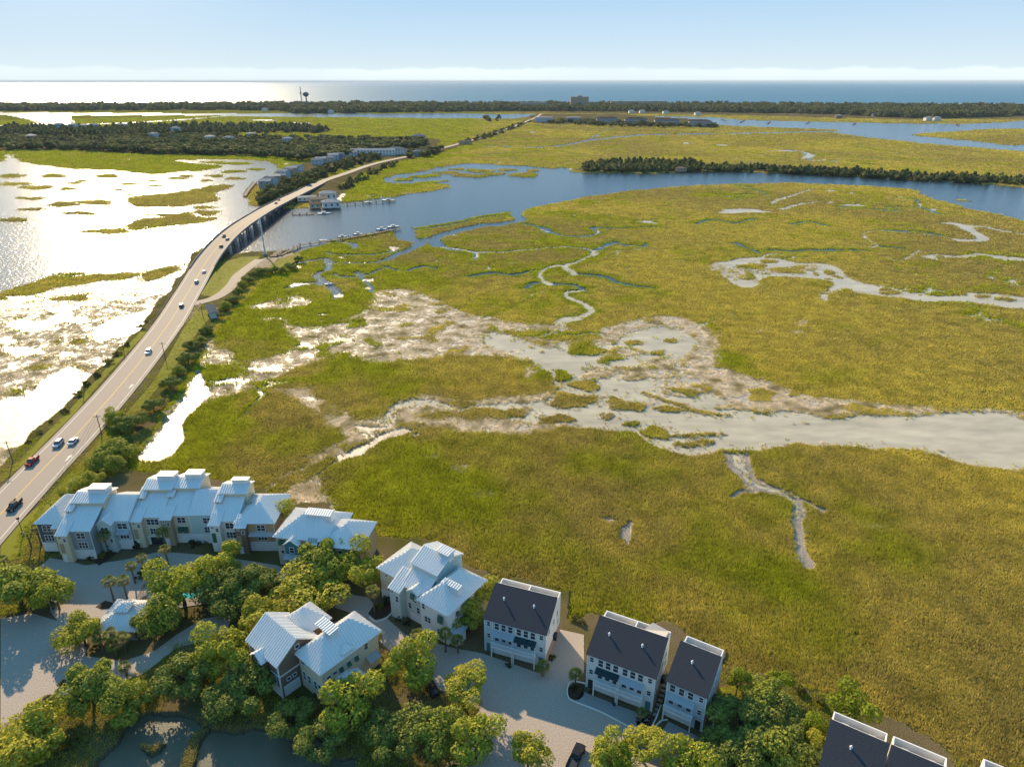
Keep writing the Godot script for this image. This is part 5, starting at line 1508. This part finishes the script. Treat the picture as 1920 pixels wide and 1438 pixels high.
func far_building(called: String, label: String, cat: String, at: Vector3, turn: float, w: float, d: float, h: float, wm: Material, rm: Material, kind: String, group := "", storeys := 2) -> Node3D:
	var o := base(called, label, cat, at, turn, group)
	if kind == "flat":
		walls(o, -w / 2, w / 2, d / 2, -d / 2, h, h, wm)
		slab("roof", o, Vector3(-w / 2 - 0.3, h + 0.003, -d / 2 - 0.3), Vector3(w / 2 + 0.3, h + 0.8, d / 2 + 0.3), rm)
	elif kind == "hip":
		walls(o, -w / 2, w / 2, d / 2, -d / 2, h, h, wm)
		hip(o, -w / 2, w / 2, d / 2, -d / 2, h + 0.1, minf(w, d) * 0.2, rm, 0.8)
	elif kind == "shed":
		walls(o, -w / 2, w / 2, d / 2, -d / 2, h, h + d * 0.3, wm)
		shed(o, -w / 2, w / 2, d / 2, -d / 2, h + 0.1, h + d * 0.3 + 0.1, rm)
	else:
		walls(o, -w / 2, w / 2, d / 2, -d / 2, h, h, wm, h + d * 0.17)
		gable(o, -w / 2, w / 2, d / 2, -d / 2, h + 0.1, d * 0.18, rm, true, 0.6)
	var cols := clampi(int(w / 4.5), 2, 14)
	for f in storeys:
		for k in cols:
			window(o, Vector3(-w / 2 + w * (k + 0.5) / cols, h * (f + 0.55) / storeys, d / 2 + 0.02), minf(1.6, w / cols * 0.5), h / storeys * 0.45)
	return o

func far_things() -> void:
	for k in 3: far_crown.append(crown_mesh(180 + k, 6, 260, 0.9, 0.20, Color(1, 1, 1), Color(0.62, 0.62, 0.62)))
	wood("dark wooded barrier island along the ocean", [0,199, 400,197, 800,196, 1300,197, 1700,200, 1920,200, 1920,217, 1800,221, 1690,221, 1560,214, 1300,210, 1000,208, 760,210, 560,213, 520,207, 400,206, 0,208], 4200, 11, 19, 13, 1)
	wood("upper belt of woods on the left neck of land", [0,238, 150,241, 330,235, 440,235, 560,236, 622,244, 590,249, 430,250, 300,253, 0,257], 560, 7, 11, 11, 2)
	wood("broad wood with hidden houses on the left neck of land", [0,259, 150,262, 300,257, 430,258, 600,262, 720,264, 800,266, 790,276, 700,284, 640,297, 560,302, 480,292, 300,289, 130,281, 0,281], 1300, 6, 10, 11, 3)
	wood("tree belt between the grey waterfront houses and the bridge road", [484,376, 500,360, 530,346, 560,335, 600,320, 650,303, 700,290, 720,296, 660,312, 610,332, 570,352, 520,372, 496,384], 170, 4, 7, 8, 4)
	wood("trees on the right shoulder of the road beyond the marina", [634,352, 650,338, 700,318, 745,303, 760,300, 742,312, 700,330, 660,350, 644,360], 46, 3, 4.5, 5, 5)
	wood("tree clump round the houses where the far road turns", [755,290, 800,282, 830,280, 812,292, 770,298], 34, 5, 8, 8, 6)
	wood("bushes lining the far causeway", [860,268, 940,243, 990,226, 996,228, 950,247, 880,270], 60, 4, 6, 4, 7)
	wood("dark tree belt on the far bank of the river", [1082,316, 1110,306, 1200,302, 1300,303, 1320,312, 1400,314, 1560,320, 1700,328, 1920,338, 1920,346, 1700,337, 1565,329, 1393,321, 1290,321, 1221,323, 1100,321], 480, 4, 7.5, 6, 8)
	wood("trees around the far condominium blocks", [1030,226, 1120,226, 1200,232, 1345,236, 1340,240, 1180,238, 1030,234], 130, 6, 10, 9, 9)
	wood("small dark tree clump alone in the far marsh", [905,222, 940,221, 942,227, 908,228], 9, 7, 10, 8, 10)
	# grey waterfront townhouses by the bridge
	for k in 8:
		var p := gp(498 + 8.5 * k + rng.randf_range(-2, 2), 352 - 4.4 * k + rng.randf_range(-1.0, 1.0), 1.0)
		far_building("waterfront_house", "%s grey waterfront house by the bay, counted from the bridge" % ORD[k], "house", p, rng.randf_range(-0.5, 0.6), 13, 11, rng.randf_range(5.5, 8.5), [M.grey, M.pale_blue, M.tan][k % 3], [M.pale_roof, M.grey_roof][k % 2], "gable", "grey waterfront houses by the bay")
	for k in 9:
		var p := gp(592 + 11.0 * k + rng.randf_range(-3, 3), 308 - 2.6 * k + rng.randf_range(-1.5, 1.5), 1.0)
		far_building("waterfront_house", "%s house of the grey-roofed row behind the road trees, counted from the bay" % ORD[k], "house", p, rng.randf_range(-0.5, 0.6), 15, 12, rng.randf_range(5.5, 8.5), [M.pale_blue, M.grey, M.cream][k % 3], [M.grey_roof, M.pale_roof][k % 2], "gable", "grey-roofed row behind the road trees")
	far_building("motel", "long low white-roofed building among the trees by the far road", "building", gp(700, 291, 1), 0.1, 70, 14, 8, M.white, M.pale_roof, "gable", "", 2)
	far_building("motel", "blue-roofed building right of the long white-roofed one", "building", gp(742, 289, 1), 0.5, 30, 18, 8, M.white, M.grey_roof, "hip", "", 2)
	far_building("far_house", "small white house above the woods left of the far road", "house", gp(661, 267, 1), 0.2, 20, 12, 6, M.white, M.pale_roof, "gable", "", 1)
	far_building("far_house", "blue-grey house among trees right of the white house", "house", gp(785, 264, 1), 0.3, 26, 16, 10, M.pale_blue, M.grey_roof, "hip", "", 2)
	far_building("far_house", "grey house on the right of the far road bend", "house", gp(787, 292, 1), 0.4, 22, 12, 7, M.grey, M.grey_roof, "hip", "", 1)
	far_building("far_house", "tan roadside house halfway along the far causeway", "house", gp(872, 270, 1), 0.6, 22, 12, 5, M.tan, M.tan_roof, "gable", "", 1)
	var nk := [[60, 266], [112, 242], [138, 243], [158, 244], [176, 243], [232, 243], [290, 262], [330, 250], [395, 268], [430, 270], [472, 262], [540, 272]]
	for k in nk.size(): far_building("neck_house", "%s pale house among the left neck woods, counted from the left edge" % ORD[k], "house", gp(nk[k][0], nk[k][1], 1), rng.randf_range(-0.6, 0.6), 18, 13, 12, M.pale_blue, M.pale_roof, "hip", "houses among the woods of the left neck", 2)
	# condominium blocks across the far marsh
	var cd := [[1020, 229, 50, "white-topped condominium block nearest the causeway end"], [1075, 229, 40, "small dark condominium block left of the red-roofed ones"], [1138, 231, 58, "first red-roofed condominium block from the left"], [1192, 232, 62, "second red-roofed condominium block from the left"], [1250, 234, 66, "third red-roofed condominium block from the left"], [1312, 237, 58, "last red-roofed condominium block beside the far river"]]
	for k in cd.size():
		var o := far_building("condominium", cd[k][3], "building", gp(cd[k][0], cd[k][1], 1), -0.06, cd[k][2], 20, 13, M.grey if k != 0 else M.pale_blue, M.red_roof if k > 1 else M.pale_roof, "hip" if k > 1 else "flat", "condominium blocks across the far marsh", 3)
		for f in 3: slab("balcony", o, Vector3(-cd[k][2] / 2.0, 13.0 * f / 3 + 3.6, 10.03), Vector3(cd[k][2] / 2.0, 13.0 * f / 3 + 4.2, 11.4), M.trim)
	var h := far_building("hotel", "tall block hotel rising over the island trees", "hotel", gp(1086, 203, 1), 0.0, 78, 22, 46, M.tan, M.tan_roof, "flat", "", 9)
	slab("stair_tower", h, Vector3(-8, 46.8, -8), Vector3(10, 52, 8), M.tan)
	far_building("hotel", "long low beach hotel right of the tall block", "hotel", gp(1197, 202, 1), 0.0, 250, 20, 26, M.tan, M.tan_roof, "flat", "", 4)
	far_building("hotel", "faint low hotel left of the tall block", "hotel", gp(1000, 202, 1), 0.0, 120, 20, 20, M.grey, M.grey_roof, "flat", "", 4)
	var ih := [[1184, 212, "white island house nearest the condominiums"], [1204, 212, "second white island house from the condominiums"], [1248, 213, "wide grey-roofed island house behind the condominiums"], [1308, 216, "low pale island house at the river bend"], [1640, 218, "white-roofed island house among trees at the right"], [1740, 226, "left house of the white pair on the river bank at the right"], [1756, 226, "right house of the white pair on the river bank at the right"], [1572, 222, "brown island house near the piers"], [620, 212, "small pale house on the island below the water tower"], [496, 208, "white house at the island edge left of the water tower"]]
	for a in ih: far_building("island_house", a[2], "house", gp(a[0], a[1], 1), 0.1, 20, 14, 9, M.white if a[0] != 1572 else M.brown, M.pale_roof if a[0] != 1248 else M.grey_roof, "hip", "houses on the barrier island", 2)
	far_building("bank_house", "low house with tan roof on the tree-lined far bank", "house", gp(1276, 321, 1), 0.1, 14, 9, 4, M.tan, M.tan_roof, "hip", "", 1)
	# water tower and mast
	var w := gp(576, 206, 1)
	var o := base("water_tower", "round-headed water tower on the island, right of the mast", "water tower", w)
	var s := mb()
	s.set_smooth_group(0)
	tube(s, [Vector3.ZERO, Vector3(0, 52, 0)], [3.2, 2.2], 12)
	part("stem", fin(s), M.dark_steel, o)
	s = mb()
	s.set_smooth_group(0)
	tube(s, [Vector3(0, 50, 0), Vector3(0, 54, 0), Vector3(0, 60, 0), Vector3(0, 66, 0), Vector3(0, 69, 0)], [3, 10, 13, 9, 1], 16)
	part("tank", fin(s), M.dark_steel, o)
	o = base("radio_mast", "thin radio mast on the island, left of the water tower", "mast", gp(567, 206, 1))
	s = mb()
	for k in 3: tube(s, [Vector3(cos(k * 2.1) * 3.0, 0, sin(k * 2.1) * 3.0), Vector3(cos(k * 2.1) * 1.2, 88, sin(k * 2.1) * 1.2)], [0.9, 0.6], 5)
	part("lattice", fin(s), M.dark_steel, o)
	part("antenna", boxm(Vector3(-2.6, 60, -2.6), Vector3(2.6, 66, 2.6)), M.dark_steel, o)
	# piers of the island houses
	var pr := [[1352, 222, 1362, 226], [1398, 224, 1388, 229], [1445, 227, 1440, 231], [1520, 228, 1512, 231], [1606, 230, 1600, 233], [1790, 229, 1800, 235]]
	for k in pr.size():
		var a := gp(pr[k][0], pr[k][1], 1.8)
		var b := gp(pr[k][2], pr[k][3], 1.8)
		o = base("river_pier", "%s little pier on the far river, counted from the condominiums" % ORD[k], "pier", Vector3.ZERO, 0, "little piers on the far river")
		s = mb()
		bar(s, a, b, 3.0, 0.6)
		part("walkway", fin(s), M.wood, o)
		for e in 4:
			var q := a.lerp(b, (e + 0.5) / 4.0)
			part("pile", boxm(Vector3(-0.4, -2.5, -0.4), Vector3(0.4, 1.2, 0.4)), M.wood, o, q)

# ---------- vehicles, poles, docks, boats ----------
func extrude(prof: Array, w: float, inset: Array = []) -> ArrayMesh:   # side profile (z along, y up) extruded across x; inset narrows a vertex
	var s := mb()
	var n := prof.size()
	for k in n:
		var m := (k + 1) % n
		var a: Vector2 = prof[k]
		var b: Vector2 = prof[m]
		var wa: float = w / 2 - (inset[k] if inset.size() else 0.0)
		var wb: float = w / 2 - (inset[m] if inset.size() else 0.0)
		quad(s, Vector3(-wa, a.y, a.x), Vector3(wa, a.y, a.x), Vector3(wb, b.y, b.x), Vector3(-wb, b.y, b.x))
	var p2 := PackedVector2Array(prof)
	var ix := Geometry2D.triangulate_polygon(p2)
	for k in range(0, ix.size(), 3):
		for sg in [-1, 1]:
			var v := []
			for e in 3:
				var i := ix[k + e]
				v.append(Vector3(sg * (w / 2 - (inset[i] if inset.size() else 0.0)), p2[i].y, p2[i].x))
			tri(s, v[0], v[1], v[2])
	return fin(s)

func wheel_mesh(r: float, w: float) -> ArrayMesh:
	var s := mb()
	s.set_smooth_group(0)
	var n := 14
	for k in n:
		var a := TAU * k / n
		var b := TAU * (k + 1) / n
		var A := Vector3(0, cos(a) * r, sin(a) * r); var B := Vector3(0, cos(b) * r, sin(b) * r)
		var e := Vector3(w / 2, 0, 0)
		quad(s, A - e, B - e, B + e, A + e)
		tri(s, e, A + e, B + e); tri(s, -e, B - e, A - e)
	return fin(s)

# kind: sedan, suv, pickup; heading angle: 0 faces away from the camera (-z)
func car(label: String, at: Vector3, turn: float, m: Material, kind: String) -> void:
	var o := base(kind if kind != "sedan" else "car", label, {sedan = "car", suv = "car", pickup = "pickup truck"}[kind], at, turn, "vehicles on the road")
	var L: float = {sedan = 4.7, suv = 4.9, pickup = 5.7}[kind]
	var h: float = {sedan = 0.92, suv = 1.05, pickup = 1.1}[kind]
	var W := 1.9
	var f := -L / 2
	part("body", extrude([Vector2(f, 0.38), Vector2(f, 0.72), Vector2(f + 0.25, h - 0.1), Vector2(f + 1.3, h), Vector2(-f - 0.2, h), Vector2(-f, h - 0.15), Vector2(-f, 0.4)], W, [0.12, 0.08, 0.06, 0.02, 0.02, 0.06, 0.1]), m, o)
	var top: float = {sedan = 1.45, suv = 1.75, pickup = 1.85}[kind]
	var c: Array = {sedan = [f + 1.25, f + 2.0, -f - 1.3, -f - 0.55], suv = [f + 1.2, f + 1.9, -f - 0.5, -f - 0.15], pickup = [f + 1.4, f + 2.0, f + 3.3, f + 3.6]}[kind]
	part("window_band", extrude([Vector2(c[0], h + 0.002), Vector2(c[1], top - 0.06), Vector2(c[2], top - 0.06), Vector2(c[3], h + 0.002)], W, [0.12, 0.26, 0.26, 0.12]), M.glass, o)
	part("roof", boxm(Vector3(-W / 2 + 0.27, top - 0.058, c[1]), Vector3(W / 2 - 0.27, top, c[2])), m, o)
	if kind == "pickup":
		var bed := part("bed", boxm(Vector3(-W / 2 + 0.12, h + 0.002, c[3] + 0.15), Vector3(W / 2 - 0.12, h + 0.012, -f - 0.15)), M.dark_metal, o)
		for x in [-W / 2 + 0.05, W / 2 - 0.13]: part("bed_side", boxm(Vector3(x, h + 0.014, c[3] + 0.05), Vector3(x + 0.08, h + 0.3, -f - 0.05)), m, bed)
	var wm := wheel_mesh(0.36, 0.24)
	var rm := wheel_mesh(0.2, 0.26)
	for x in [-0.86, 0.86]:
		for z in [f + 0.95, -f - 1.0]:
			var t := part("wheel", wm, M.tyre, o, Vector3(x, 0.36, z))
			part("rim", rm, M.steel, t)
		part("headlight", boxm(Vector3(x * 0.8 - 0.18, 0.62, f - 0.03), Vector3(x * 0.8 + 0.18, 0.78, f + 0.06)), M.trim, o)
		part("tail_light", boxm(Vector3(x * 0.85 - 0.14, 0.72, -f - 0.05), Vector3(x * 0.85 + 0.14, 0.9, -f + 0.03)), M.red_paint, o)

func pole(label: String, px: float, py: float, h: float, arms := true, group := "utility poles along the road") -> void:
	var o := base("utility_pole", label, "utility pole", gp(px, py, YU), 0.1, group)
	var s := mb()
	s.set_smooth_group(0)
	tube(s, [Vector3(0, -0.2, 0), Vector3(0, h, 0)], [0.17, 0.11], 7)
	part("shaft", fin(s), M.wood, o)
	if arms: part("crossarm", boxm(Vector3(-1.2, h - 0.75, -0.06), Vector3(1.2, h - 0.6, 0.06)), M.wood, o)

func boat(label: String, at: Vector3, turn: float, L: float, kind: String, group := "boats at the docks") -> void:
	var o := base("motor_boat", label, "boat", at, turn, group)
	var s := mb()
	s.set_smooth_group(-1)
	var n := 8
	var ring := []
	for k in n + 1:
		var t := float(k) / n
		var w := 0.16 * L * (1.0 - pow(maxf(0.0, t * 1.05 - 0.35) / 0.7, 2.2))
		w = maxf(w, 0.02)
		ring.append([Vector3(-w * 0.55, -0.2, -L / 2 + L * t), Vector3(-w, 0.75 + 0.35 * t * t, -L / 2 + L * t), Vector3(w, 0.75 + 0.35 * t * t, -L / 2 + L * t), Vector3(w * 0.55, -0.2, -L / 2 + L * t)])
	for k in n:
		for e in 3: quad(s, ring[k][e], ring[k + 1][e], ring[k + 1][e + 1], ring[k][e + 1])
	quad(s, ring[0][0], ring[0][1], ring[0][2], ring[0][3])
	part("hull", fin(s), M.trim, o)
	if kind != "skiff":
		part("cabin", boxm(Vector3(-0.09 * L, 0.9, -0.2 * L), Vector3(0.09 * L, 2.1, 0.1 * L)), M.trim, o)
		part("cabin_window", boxm(Vector3(-0.092 * L, 1.5, -0.15 * L), Vector3(0.092 * L, 1.9, 0.102 * L)), M.glass, o)
		if kind == "trawler":
			for z in [-0.05 * L, 0.2 * L]: part("mast", boxm(Vector3(-0.08, 1.0, z), Vector3(0.08, 0.5 * L, z + 0.16)), M.dark_metal, o)
	else: part("console", boxm(Vector3(-0.4, 0.8, -0.3), Vector3(0.4, 1.7, 0.4)), M.trim, o)
	part("engine", boxm(Vector3(-0.25, 0.2, -L / 2 - 0.5), Vector3(0.25, 1.1, -L / 2 - 0.02)), M.dark_metal, o)

func dock(label: String, pts: Array, y: float, w: float) -> void:
	var o := base("wooden_dock", label, "dock", Vector3.ZERO, 0, "wooden docks on the river")
	for i in pts.size() - 1:
		var a: Vector3 = pts[i]
		var b: Vector3 = pts[i + 1]
		a.y = y; b.y = y
		var n := maxi(1, int(a.distance_to(b) / 6.0))
		for k in n:
			var p := a.lerp(b, float(k) / n)
			var q := a.lerp(b, float(k + 1) / n)
			var s := mb()
			bar(s, p, q.lerp(p, 0.01), w, 0.25)
			part("deck_section", fin(s), M.wood, o)
			var sd := (b - a).normalized().cross(Vector3.UP) * (w / 2 + 0.1)
			for e in [sd, -sd]: part("pile", boxm(Vector3(-0.16, -y - 1.0, -0.16), Vector3(0.16, 1.3, 0.16)), M.wood, o, p + e)

func small_things() -> void:
	M.tyre = mat(lin(0.015, 0.015, 0.016), 0.9)
	M.steel = mat(lin(0.45, 0.46, 0.47), 0.4)
	M.dark_steel = mat(lin(0.10, 0.12, 0.14), 0.7)
	M.red_paint = mat(lin(0.30, 0.02, 0.015), 0.3)
	M.silver_paint = mat(lin(0.42, 0.44, 0.47), 0.3)
	M.white_paint = mat(lin(0.68, 0.68, 0.68), 0.3)
	M.black_paint = mat(lin(0.02, 0.02, 0.022), 0.25)
	M.blue_paint = mat(lin(0.06, 0.10, 0.18), 0.3)
	M.grey_roof = mat(lin(0.26, 0.29, 0.32), 0.8, M.fine, 0.2)
	M.pale_roof = mat(lin(0.55, 0.55, 0.54), 0.7, M.fine, 0.2)
	M.tan_roof = mat(lin(0.36, 0.27, 0.19), 0.8, M.fine, 0.2)
	M.red_roof = mat(lin(0.16, 0.09, 0.075), 0.8, M.fine, 0.2)
	far_things()
	var hd := func(i: int, back: bool) -> float:     # heading of the road there
		var d: Vector3 = road_line[i + 1] - road_line[i]
		return atan2(-d.x, -d.z) + (PI if back else 0.0)
	var cars := [["black pickup truck on the road at the left edge", 27, 951, "pickup", "black_paint", true], ["dark red pickup truck on the left side of the road", 60, 868, "pickup", "red_paint", true], ["silver car left of the two cars abreast on the near road", 109, 835, "suv", "silver_paint", true], ["white car right of the two cars abreast on the near road", 137, 830, "sedan", "white_paint", false],
		["pale car with bright reflections halfway to the bridge", 278, 662, "suv", "white_paint", true], ["blue-grey car at the mouth of the side road", 340, 575, "suv", "blue_paint", false], ["silver car just past the side road", 368, 530, "suv", "silver_paint", false], ["white-roofed car at the foot of the bridge", 382, 511, "sedan", "white_paint", false], ["dark car on the bridge, nearest of a group of three", 414, 463, "sedan", "black_paint", false], ["dark car on the bridge, left of a group of three", 419, 444, "suv", "black_paint", true], ["dark blue car on the bridge, right of a group of three", 426, 450, "sedan", "blue_paint", false], ["dark car near the far end of the bridge", 517, 382, "sedan", "black_paint", true], ["red car at the far end of the bridge", 522, 376, "sedan", "red_paint", true]]
	for a in cars:
		var best := 0
		var p := Vector3.ZERO
		var y := 1.16
		for it in 5:      # find the road height there
			p = gp(a[1], a[2], y)
			var bd := 1e9
			for i in road_line.size():
				var dd := Vector2(road_line[i].x - p.x, road_line[i].z - p.z).length()
				if dd < bd:
					bd = dd; best = i
			y = road_line[best].y + 0.005
		car(a[0], p, hd.call(best, a[5]), M[a[4]], a[3])
	car("dark car half hidden under the oak beside the tower house lane", gp(808, 1292, 0.97), 0.5, M.black_paint, "suv")
	car("black pickup truck parked at the bottom edge on the gravel", gp(1080, 1424, 0.97), -0.45, M.black_paint, "pickup")
	# poles
	var P := [["pole on the mudflat side nearest the left edge", 23, 866, 7.5], ["pole on the mudflat side, second from the left edge", 157, 728, 7.5], ["pole on the mudflat side, third from the left edge", 231, 655, 7.5], ["pole on the right of the road by the turn arrow", 190, 815, 7.5], ["pole among the roadside trees on the right", 309, 672, 7.5], ["pole on the grass left of the grey trailer", 380, 594, 7.5]]
	for a in P: pole(a[0], a[1], a[2], a[3])
	var lamp := base("street_lamp", "black street lamp on the lawn beside the near road", "street lamp", gp(42, 1001, YU))
	var s := mb()
	s.set_smooth_group(0)
	tube(s, [Vector3(0, -0.1, 0), Vector3(0, 4.6, 0)], [0.12, 0.07], 8)
	part("post", fin(s), M.dark_metal, lamp)
	part("lantern", boxm(Vector3(-0.25, 4.6, -0.25), Vector3(0.25, 5.2, 0.25)), M.dark_metal, lamp)
	part("plinth", boxm(Vector3(-0.3, -0.1, -0.3), Vector3(0.3, 0.6, 0.3)), M.dark_metal, lamp)
	var mp := base("tall_pole", "tall grey steel power pole on a round base at the boat landing", "power pole", gp(497, 480, 0.9))
	s = mb()
	s.set_smooth_group(0)
	tube(s, [Vector3(0, 0.9, 0), Vector3(0, 25, 0)], [0.6, 0.3], 10)
	part("shaft", fin(s), M.steel, mp)
	s = mb()
	s.set_smooth_group(0)
	tube(s, [Vector3(0, -0.3, 0), Vector3(0, 1.6, 0)], [1.6, 1.5], 14)
	part("base", fin(s), M.concrete, mp)
	for y in [20.0, 22.0, 24.0]: part("insulator_arm", boxm(Vector3(-1.6, y, -0.1), Vector3(0.2, y + 0.18, 0.1)), M.steel, mp)
	# trailer by the hedge
	var tr := far_building("trailer", "long grey-roofed trailer beside the hedge row", "trailer", gp(398, 590, YU), -1.05, 14, 3.4, 2.8, M.pale_blue, M.grey_roof, "gable", "", 1)
	# landing, docks and boats
	dock("wooden dock running from the landing along the marsh edge", px_pts([524, 480, 545, 470, 562, 460, 600, 455, 640, 449, 700, 439, 752, 428], 1.0), 1.4, 2.6)
	dock("short square landing deck at the shore by the tall pole", px_pts([512, 482, 522, 474, 530, 470], 1.0), 1.5, 5.0)
	dock("floating dock below the marina houses", px_pts([548, 401, 588, 400], 1.0), 0.7, 3.0)
	dock("long dock with boats right of the marina", px_pts([636, 384, 680, 381, 742, 377], 1.0), 1.4, 2.6)
	dock("dock under the bayside houses left of the bridge", px_pts([478, 342, 466, 356, 458, 368], 1.0), 1.4, 4.0)
	var bl := [["small white boat at the near end of the marsh dock", 606, 452, 7, "skiff"], ["small white boat on the marsh dock, second along", 642, 445, 7, "cruiser"], ["small dark-engined boat midway on the marsh dock", 672, 440, 8, "cruiser"], ["white cabin boat near the outer end of the marsh dock", 716, 431, 9, "cruiser"], ["white boat at the outer tip of the marsh dock", 738, 426, 10, "cruiser"], ["white working boat at the tip of the marina dock", 729, 376, 14, "trawler"], ["small boat beside the marina dock", 690, 380, 8, "skiff"], ["dark-sided boat before the marina restaurant", 608, 401, 12, "trawler"], ["small skiff beached in the narrow creek of the green marsh", 616, 534, 5, "skiff"]]
	for a in bl: boat(a[0], gp(a[1], a[2], 0.05), PI / 2 + rng.randf_range(-0.3, 0.3), a[3], a[4])
	var mh := [["grey hip-roofed marina house beside the bridge road", 615, 373, 16, 12, 6, "hip", "pale_roof", "white"], ["tan-roofed marina house at the water", 597, 380, 16, 10, 4, "gable", "tan_roof", "tan"], ["blue-grey restaurant on piles right of the marina", 621, 388, 16, 12, 5, "hip", "pale_roof", "white"], ["long shed left of the marina houses", 575, 376, 18, 7, 3.5, "gable", "pale_roof", "white"], ["small red-roofed shop between the marina houses", 590, 389, 10, 8, 3.5, "gable", "red_roof", "cream"]]
	for a in mh: far_building("marina_house", a[0], "building", gp(a[1], a[2], 1.0), 0.35, a[3], a[4], a[5], M[a[8]], M[a[7]], a[6], "marina buildings at the bridge foot", 1)
	# power line over the roadside trees
	var pl := base("power_line", "thin power wires over the roadside trees right of the road", "power line", Vector3.ZERO)
	var tops := [gp(96, 985, YU), gp(190, 815, YU), gp(309, 672, YU), gp(380, 594, YU)]
	for i in tops.size() - 1:
		for off in [-1.0, 0.0, 1.0]:
			s = mb()
			var w := []
			for k in 9:
				var t := k / 8.0
				w.append(tops[i].lerp(tops[i + 1], t) + Vector3(off, 7.2 - 1.6 * 4.0 * t * (1.0 - t) * 0.5, 0))
			var rr := []
			rr.resize(9)
			rr.fill(0.035)
			tube(s, w, rr, 4)
			part("wire", fin(s), M.dark_metal, pl)
